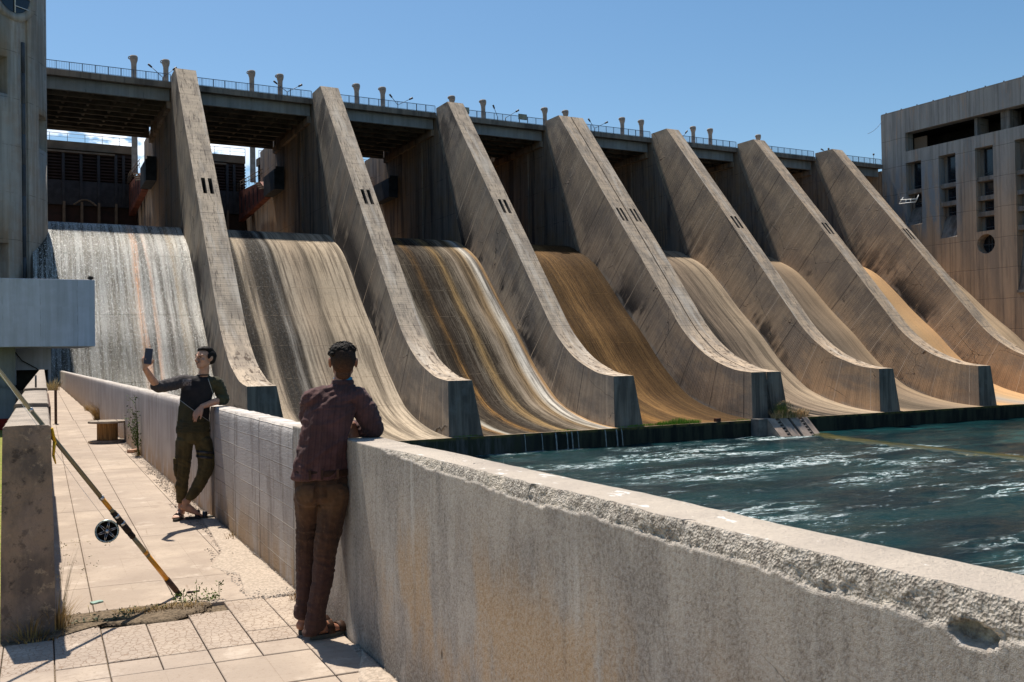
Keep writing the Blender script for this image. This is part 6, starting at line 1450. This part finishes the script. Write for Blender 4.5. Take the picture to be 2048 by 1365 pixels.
for k in range(900):
    a = rr.uniform(0, 6.28); q = rr.random()**.5; p = Vector(hd2(.068*q*math.cos(a), -.008+.085*q*math.sin(a), .122-.045*q*q)); d = (Vector((math.cos(a+rr.normal(0, .6)), math.sin(a+rr.normal(0, .6)), .5+rr.uniform(-.3, .5)))).normalized(); L2 = rr.uniform(.010, .024); s_ = d.cross(Vector((rr.normal(), rr.normal(), rr.normal()))).normalized()*.0011
    mb.face([p-s_, p+s_, p+d*L2*.6+s_*.7+Vector((0, 0, .002)), p+d*L2-Vector((0, 0, .003))])
mb.build('hair_strands', hair_m, m2)['kind'] = 'stuff'
# sandals
def sandal(parent, heel, toe, up, sm, st, w=.044, straps=(.45, .78), name='sandal', buckles=None, th=.020, lift=0.0):
    h = Vector(heel); t = Vector(toe); d = (t-h).normalized(); u = Vector(up); u = (u-d*u.dot(d)).normalized(); s = d.cross(u); L_ = (t-h).length; e = empty(name, (0, 0, 0), 0, parent)
    out_ = []
    for k in range(28):
        a = 2*math.pi*k/28; f = .5-.5*math.cos(a) ; ww = w*(.72+.34*f) if True else w
        pos = h+d*(-.016+(L_+.030)*f)+s*math.sin(a)*ww*(1.0 if .08 < f < .95 else .9); out_.append(pos)
    lo = [p-u*th+u*lift for p in out_]; hi = [p+u*.002+u*lift for p in out_]; mb = MB(); mb.face(hi); mb.face(lo[::-1])
    for k in range(28): k2 = (k+1) % 28; mb.face([lo[k], lo[k2], hi[k2], hi[k]], 0, None, True)
    mb.build('sole', sm, e)
    for q in straps:
        mb = MB(); rows = []
        for j in range(9):
            a = math.pi*j/8; rad_ = w*.98; hh = (.064 if q < .6 else .046); c = h+d*L_*q; p = c+s*math.cos(a)*rad_+u*(math.sin(a)*hh+.001); wd = .022
            o_ = (s*math.cos(a)+u*math.sin(a)).normalized()*.003
            rows.append([p-d*wd, p-d*wd+o_, p+d*wd+o_, p+d*wd])
        mb.grid(rows, 0, None, True); mb.build('strap', st, e)
        if buckles: mb = MB(); c = h+d*L_*q+u*.062*(1 if q < .6 else .72); mb.box(-.009, .009, -.006, .006, -.002, .003, 0, Matrix.Translation(c) @ d.to_track_quat('X', 'Z').to_matrix().to_4x4()); mb.build('buckle', buckles, e)
    return e
sandal(m2, (-.062, -.087, .022), (.125, .035, .022), (0, 0, 1), sole, strapm); sandal(m2, (-.130, .038, .022), (.025, .195, .022), (0, 0, 1), sole, strapm)

# --- man taking a selfie, leaning on the parapet further along
m1 = empty('person', (2.069, 10.288, 0), -math.atan2(.205, .979)); tag(m1, 'man in black and olive top and cargo trousers holding up a phone for a selfie', 'person')
SH1 = [((.005, -.01, .885), (.160, .105, .03)), ((.012, -.01, 1.0), (.152, .105, .04)), ((.030, -.01, 1.15), (.155, .108, .04)), ((.055, -.0, 1.28), (.165, .105, .04)), ((.075, .0, 1.355), (.150, .088, .035)), ((.100, .01, 1.40), (.080, .062, .03))]
F = Flesh(); F.chain(sc(SH1, .90)); F.chain([((.105, .0, 1.40), (.058, .055, .03)), ((.118, -.012, 1.47), (.052, .054, .03)), ((.120, -.015, 1.52), (.050, .05, .03))])
hd1, hR1 = head(F, (.128, -.022, 1.575), math.pi-.86, .12, .05, 1.03)
F.chain([((-.095, -.01, 1.365), .052), ((-.21, -.13, 1.335), .045), ((-.317, -.25, 1.318), .041)]); F.chain([((-.317, -.25, 1.318), .040), ((-.37, -.37, 1.41), .035), ((-.418, -.475, 1.502), .026)])
F.chain([((.235, .02, 1.34), .052), ((.285, .03, 1.23), .045), ((.305, .02, 1.165), .042)]); F.chain([((.305, .02, 1.165), .040), ((.21, -.08, 1.150), .036), ((.092, -.165, 1.112), .026)])
hand(F, (-.420, -.478, 1.508), (-.05, -.10, 1.0), (-.75, -.55, .0), (.35, -.8, .2), .175, (.50, .55, .60, .65), (.7, .3), .10, .5)
hand(F, (.090, -.168, 1.110), (-.55, -.16, -.70), (-.45, -.75, .45), (-.3, -.5, -.6), .175, (.22, .26, .32, .40), (.35, .3), .14, .2)
F.chain([((.006, -.0, .92), (.135, .085, .05)), ((.010, .0, .85), (.13, .085, .04))])
F.chain([((-.075, .0, .80), .060), ((-.090, .0, .62), .065), ((-.098, .0, .46), .052), ((-.104, .0, .32), .047), ((-.112, .01, .14), .033)])
F.chain([((.095, .0, .80), .062), ((.122, -.03, .60), .066), ((.115, -.06, .47), .056), ((.030, -.09, .30), .046), ((-.060, -.115, .175), .034)])
foot(F, (-.105, -.125, .095), (.085, -.135, .022), (.25, 0, 1), ankle=(-.072, -.118, .175)); foot(F, (-.108, .03, .024), (-.165, -.205, .022), ankle=(-.112, .01, .14))
F.build('body', sk1, m1, .0055, 3)
def top1(N, P, x, y, z):
    n = N.noise(P, 10, 5, .6); ol = N.mix(N.rng(n, .38, .62), (.060, .050, .022), (.042, .036, .018)); bk = N.mix(N.rng(n, .38, .62), (.014, .012, .013), (.022, .018, .018)); ch = (.050, .040, .038)
    low = N.rng(N.sub(z, N.sub(1.085, N.mul(x, .80))), .003, -.003)          # below the diagonal piping
    rt = N.rng(N.sub(x, N.add(.150, N.mul(N.sub(1.40, z), .30))), -.003, .003)
    c = N.mix(low, bk, ol); c = N.mix(N.mul(rt, N.rng(z, 1.08, 1.10)), c, ol)
    c = N.mix(N.mul(N.rng(x, .0, -.03), N.rng(z, 1.26, 1.29)), c, ch)
    # small printed label on the chest
    lab = N.mul(N.mul(N.rng(x, -.093, -.090), N.rng(x, -.002, -.006)), N.mul(N.rng(z, 1.318, 1.321), N.rng(z, 1.388, 1.385)))
    pr = N.rng(N.voro(N.scale(P, (60, 1, 34)), 1.0), .30, .42)
    return N.mix(N.mul(lab, N.mul(N.rng(y, .0, -.03), .9)), c, N.mix(N.mul(pr, .8), (.085, .06, .055), (.26, .21, .19)))
def tr1(N, P, x, y, z):
    n = N.noise(N.scale(P, (1, 1, .5)), 12, 6, .62); c = N.mix(N.rng(n, .36, .64), (.105, .078, .030), (.058, .044, .018)); return N.mix(N.rng(N.noise(P, 30, 4, .7), .52, .68, 0, .4), c, (.10, .075, .03))
tp1 = M_cloth('black and olive top', top1); tr1m = M_cloth('olive cargo cloth', tr1)
def fold1(p, n):
    d = .004*ridge((p.x*.8-p.z*.6, p.y, p.x*.6+p.z*.8), (20, 6, 7), 4)+.0015*mnoise.noise(p*45)
    if p.x > .20: d += .009*(ridge((p.x, p.y, p.z+p.x*.3), (8, 8, 30), 9)-.3)
    if p.x < -.12: d += .006*ridge((p.x, p.y, p.z), (30, 22, 10), 8)
    if p.z < .97: d += .006*ridge((p.x, p.y, p.z), (7, 7, 40), 3)
    return d
F = Flesh(); F.chain(SH1); F.hull([((.005, -.01, .885), (.160, .105, .02)), ((.003, -.01, .855), (.156, .106, .006))]); F.hull([((.075, .0, 1.355), (.15, .088, .035)), ((-.085, -.005, 1.36), .064), ((.225, .02, 1.335), .064)])
F.chain([((-.09, -.01, 1.362), .066), ((-.20, -.12, 1.335), .058), ((-.305, -.235, 1.318), .053), ((-.332, -.275, 1.33), .047)])
F.chain([((.230, .02, 1.338), .064), ((.282, .03, 1.24), .058), ((.306, .02, 1.170), .052)]); F.chain([((.306, .02, 1.168), .052), ((.262, -.03, 1.160), .046)])
s1o = F.build('top', tp1, m1, .0062, 2, fold1)
mb = MB(); mb.lathe([(.060, 0), (.063, .006), (.060, .012), (.054, .012)], c=(.108, -.004, 1.415), n=28); mb.build('neckband', tp1, m1)
# piping laid on the cloth
from mathutils.bvhtree import BVHTree
dgx = bpy.context.evaluated_depsgraph_get(); bvh = BVHTree.FromPolygons([v.co for v in s1o.data.vertices], [p.vertices for p in s1o.data.polygons])
def on_front(x, z):
    h = bvh.ray_cast(Vector((x, -1, z)), Vector((0, 1, 0))); return h[0] if h[0] else Vector((x, -.1, z))
mb = MB(); mb.path([on_front(x, 1.085-.80*x)+Vector((0, -.001, 0)) for x in np.linspace(-.115, .16, 18)], .0026, 0, 6)
mb.path([on_front(.150+(1.40-z)*.30, z)+Vector((0, -.001, 0)) for z in np.linspace(1.385, 1.165, 16)], .0028, 0, 6); mb.build('piping', simple('pale grey piping', (.42, .42, .40), .7), m1)
def foldt(p, n):
    d = .006*ridge((p.x, p.y, p.z+p.x*.4), (8, 8, 20), 21)*(1 if p.z < .62 else .5)+.003*ridge(p, (16, 16, 46), 22)*(1 if p.z < .35 else .4)+.0015*mnoise.noise(p*45)
    return d
F = Flesh(); F.chain([((.006, .0, .915), (.155, .098, .02)), ((.008, .0, .84), (.162, .108, .04)), ((.010, .0, .77), (.160, .108, .04))])
F.chain([((-.078, .0, .77), (.088, .100, .05)), ((-.084, .0, .69), (.086, .092, .05)), ((-.092, .0, .54), (.074, .078, .05)), ((-.098, .0, .44), (.064, .070, .05)), ((-.106, .0, .30), (.056, .062, .05)), ((-.114, .01, .20), (.044, .048, .03)), ((-.116, .01, .165), (.040, .044, .02))])
F.chain([((.098, .0, .77), (.090, .102, .05)), ((.112, -.01, .68), (.088, .095, .05)), ((.126, -.03, .57), (.080, .085, .05)), ((.122, -.05, .48), (.076, .080, .05)), ((.085, -.07, .39), (.068, .070, .05)), ((.035, -.09, .30), (.062, .064, .04)), ((-.010, -.105, .235), (.052, .056, .03)), ((-.035, -.11, .205), (.043, .048, .02))])
F.ball((-.165, -.005, .50), (.018, .055, .085)); F.ball((.195, -.03, .56), (.018, .055, .085)); F.ball((-.155, 0, .325), (.014, .04, .03))
F.build('cargo_trousers', tr1m, m1, .0062, 2, foldt)
mb = MB(); mb.box(-.186, -.150, -.055, .055, .545, .60); mb.build('pocket_flap', tr1m, m1, bevel=.006)
for z in (.652, .602):
    mb = MB(); Mx = Matrix.Translation((.121, -.02, z)) @ Matrix.Rotation(.12, 4, 'Y') @ Matrix.Diagonal((1, 1.07, 1, 1)); mb.lathe([(.089, -.012), (.0935, -.010), (.0935, .010), (.089, .012)], n=32, M=Mx); mb.build('thigh_strap', black_l, m1)
mb = MB(); Mx = Matrix.Translation((.006, .0, .862)) @ Matrix.Diagonal((1, .64, 1, 1)); mb.lathe([(.160, -.014), (.165, -.012), (.165, .012), (.160, .014)], n=40, M=Mx); mb.build('belt', simple('dark belt', (.035, .028, .015), .6), m1)
mb = MB(); mb.box(-.012, .022, -.112, -.104, .853, .872); mb.build('buckle', chrome, m1)
mb = MB(); mb.box(-.155, -.125, -.052, -.046, .885, .905); mb.build('waist_tag', simple('red brown tag', (.30, .07, .04), .7), m1)
# hair, brows, eyes
F = Flesh(); F.hull([(hd1(0, -.030, .045), (.079, .092, .078), hR1), (hd1(0, -.045, -.005), (.070, .060, .04), hR1)]); F.hull([(hd1(0, .045, .098), (.056, .026, .018), hR1), (hd1(0, -.01, .100), (.070, .07, .030), hR1)])
F.hull([(hd1(.070, .016, .030), (.010, .014, .028), hR1), (hd1(.072, -.02, .05), (.012, .03, .03), hR1)]); F.hull([(hd1(-.070, .016, .030), (.010, .014, .028), hR1), (hd1(-.072, -.02, .05), (.012, .03, .03), hR1)])
r_ = np.random.default_rng(9)
for k in range(46): a = r_.uniform(0, 6.28); q = r_.random()**.5; F.ball(hd1(.060*q*math.cos(a), .0+.075*q*math.sin(a), .118-.03*q*q), r_.uniform(.009, .015))
F.build('hair', hair_m, m1, .004, 1, lambda p, n: .003*ridge(p, (70, 60, 60), 5))
mb = MB(); rr = np.random.default_rng(15)
for k in range(500):
    a = rr.uniform(0, 6.28); q = rr.random()**.5; p = Vector(hd1(.066*q*math.cos(a), .0+.082*q*math.sin(a), .128-.04*q*q)); d = (Vector((rr.normal(), rr.normal(), .8))).normalized(); s_ = d.cross(Vector((rr.normal(), rr.normal(), rr.normal()))).normalized()*.0012; mb.face([p-s_, p+s_, p+d*.014])
mb.build('hair_strands', hair_m, m1)['kind'] = 'stuff'
for s in (-1, 1):
    mb = MB(); mb.path([hd1(s*.014, .101, .036), hd1(s*.030, .098, .041), hd1(s*.050, .082, .035)], [.0028, .0034, .002], 0, 6); mb.build('eyebrow', hair_m, m1)
    F = Flesh(); F.ball(hd1(s*.031, .080, .014), .0085); F.build('eye', simple('eye', (.10, .07, .055), .25), m1, .002, 0)
    mb = MB(); mb.path([hd1(s*.020, .0895, .017), hd1(s*.031, .0915, .0195), hd1(s*.043, .083, .016)], .0018, 0, 5); mb.build('eyelid', hair_m, m1)
mb = MB(); mb.path([hd1(-.017, .0955, -.0505), hd1(0, .103, -.0495), hd1(.017, .0955, -.0505)], .0016, 0, 6); mb.build('mouth_line', simple('lip line', (.10, .03, .025), .6), m1)
F = Flesh(); F.hull([(hd1(.0, .095, -.034), (.022, .008, .005), hR1), (hd1(0, .088, -.036), (.026, .008, .004), hR1)]); F.build('moustache', simple('short stubble', (.10, .052, .034), .8, var=.4, sc=180), m1, .003, 1)
sandal(m1, (-.108, .035, .022), (-.168, -.215, .022), (0, 0, 1), sole, black_l, straps=(.62,), name='slipper', buckles=chrome); sandal(m1, (-.06, -.115, .022), (.175, -.13, .022), (0, 0, 1), sole, black_l, straps=(.42, .72), name='slipper', buckles=chrome)
# phone in the raised hand: a thing of its own
ph_ = empty('phone', (0, 0, 0)); ML1 = m1.matrix_basis if False else Matrix.LocRotScale(m1.location, m1.rotation_euler, None)
pc = ML1 @ Vector((-.385, -.520, 1.615)); ph_.location = pc; tag(ph_, 'dark blue smartphone held up by the man taking a selfie', 'phone')
fdir = (Vector((hd1(0, 0, 0)))-Vector((-.385, -.52, 1.615))); fdir = (ML1.to_3x3() @ fdir).normalized()
upv = (Vector((0, 0, 1))+.13*(ML1.to_3x3() @ Vector((1, 0, 0)))).normalized(); zz = (-(ML1.to_3x3() @ Vector((-.25, -.97, 0)))).normalized(); xx = upv.cross(zz).normalized(); upv = zz.cross(xx)
Rm = Matrix((xx, upv, zz)).transposed().to_4x4()
mb = MB(); mb.box(-.036, .036, -.074, .074, -.0045, .0045, 0, Rm); o = mb.build('case', simple('navy phone case', (.012, .018, .055), .35), ph_, bevel=.003)
mb = MB(); mb.box(-.033, .033, -.070, .070, .0048, .0052, 0, Rm); mb.build('screen', gm, ph_)
mb = MB()
for k in range(2): mb.bar(Rm @ Vector((.022, .058-.018*k, -.0045)), Rm @ Vector((.022, .058-.018*k, -.0062)), .006, 0, 12)
mb.build('camera_lens', gm, ph_)

for o in bpy.data.objects:
    if o.parent and o.name.split('.')[0] in ('leaf', 'blade', 'stalk', 'seed_head', 'twig', 'weed_leaf', 'dry_leaf', 'dry_base'): o['kind'] = 'stuff'
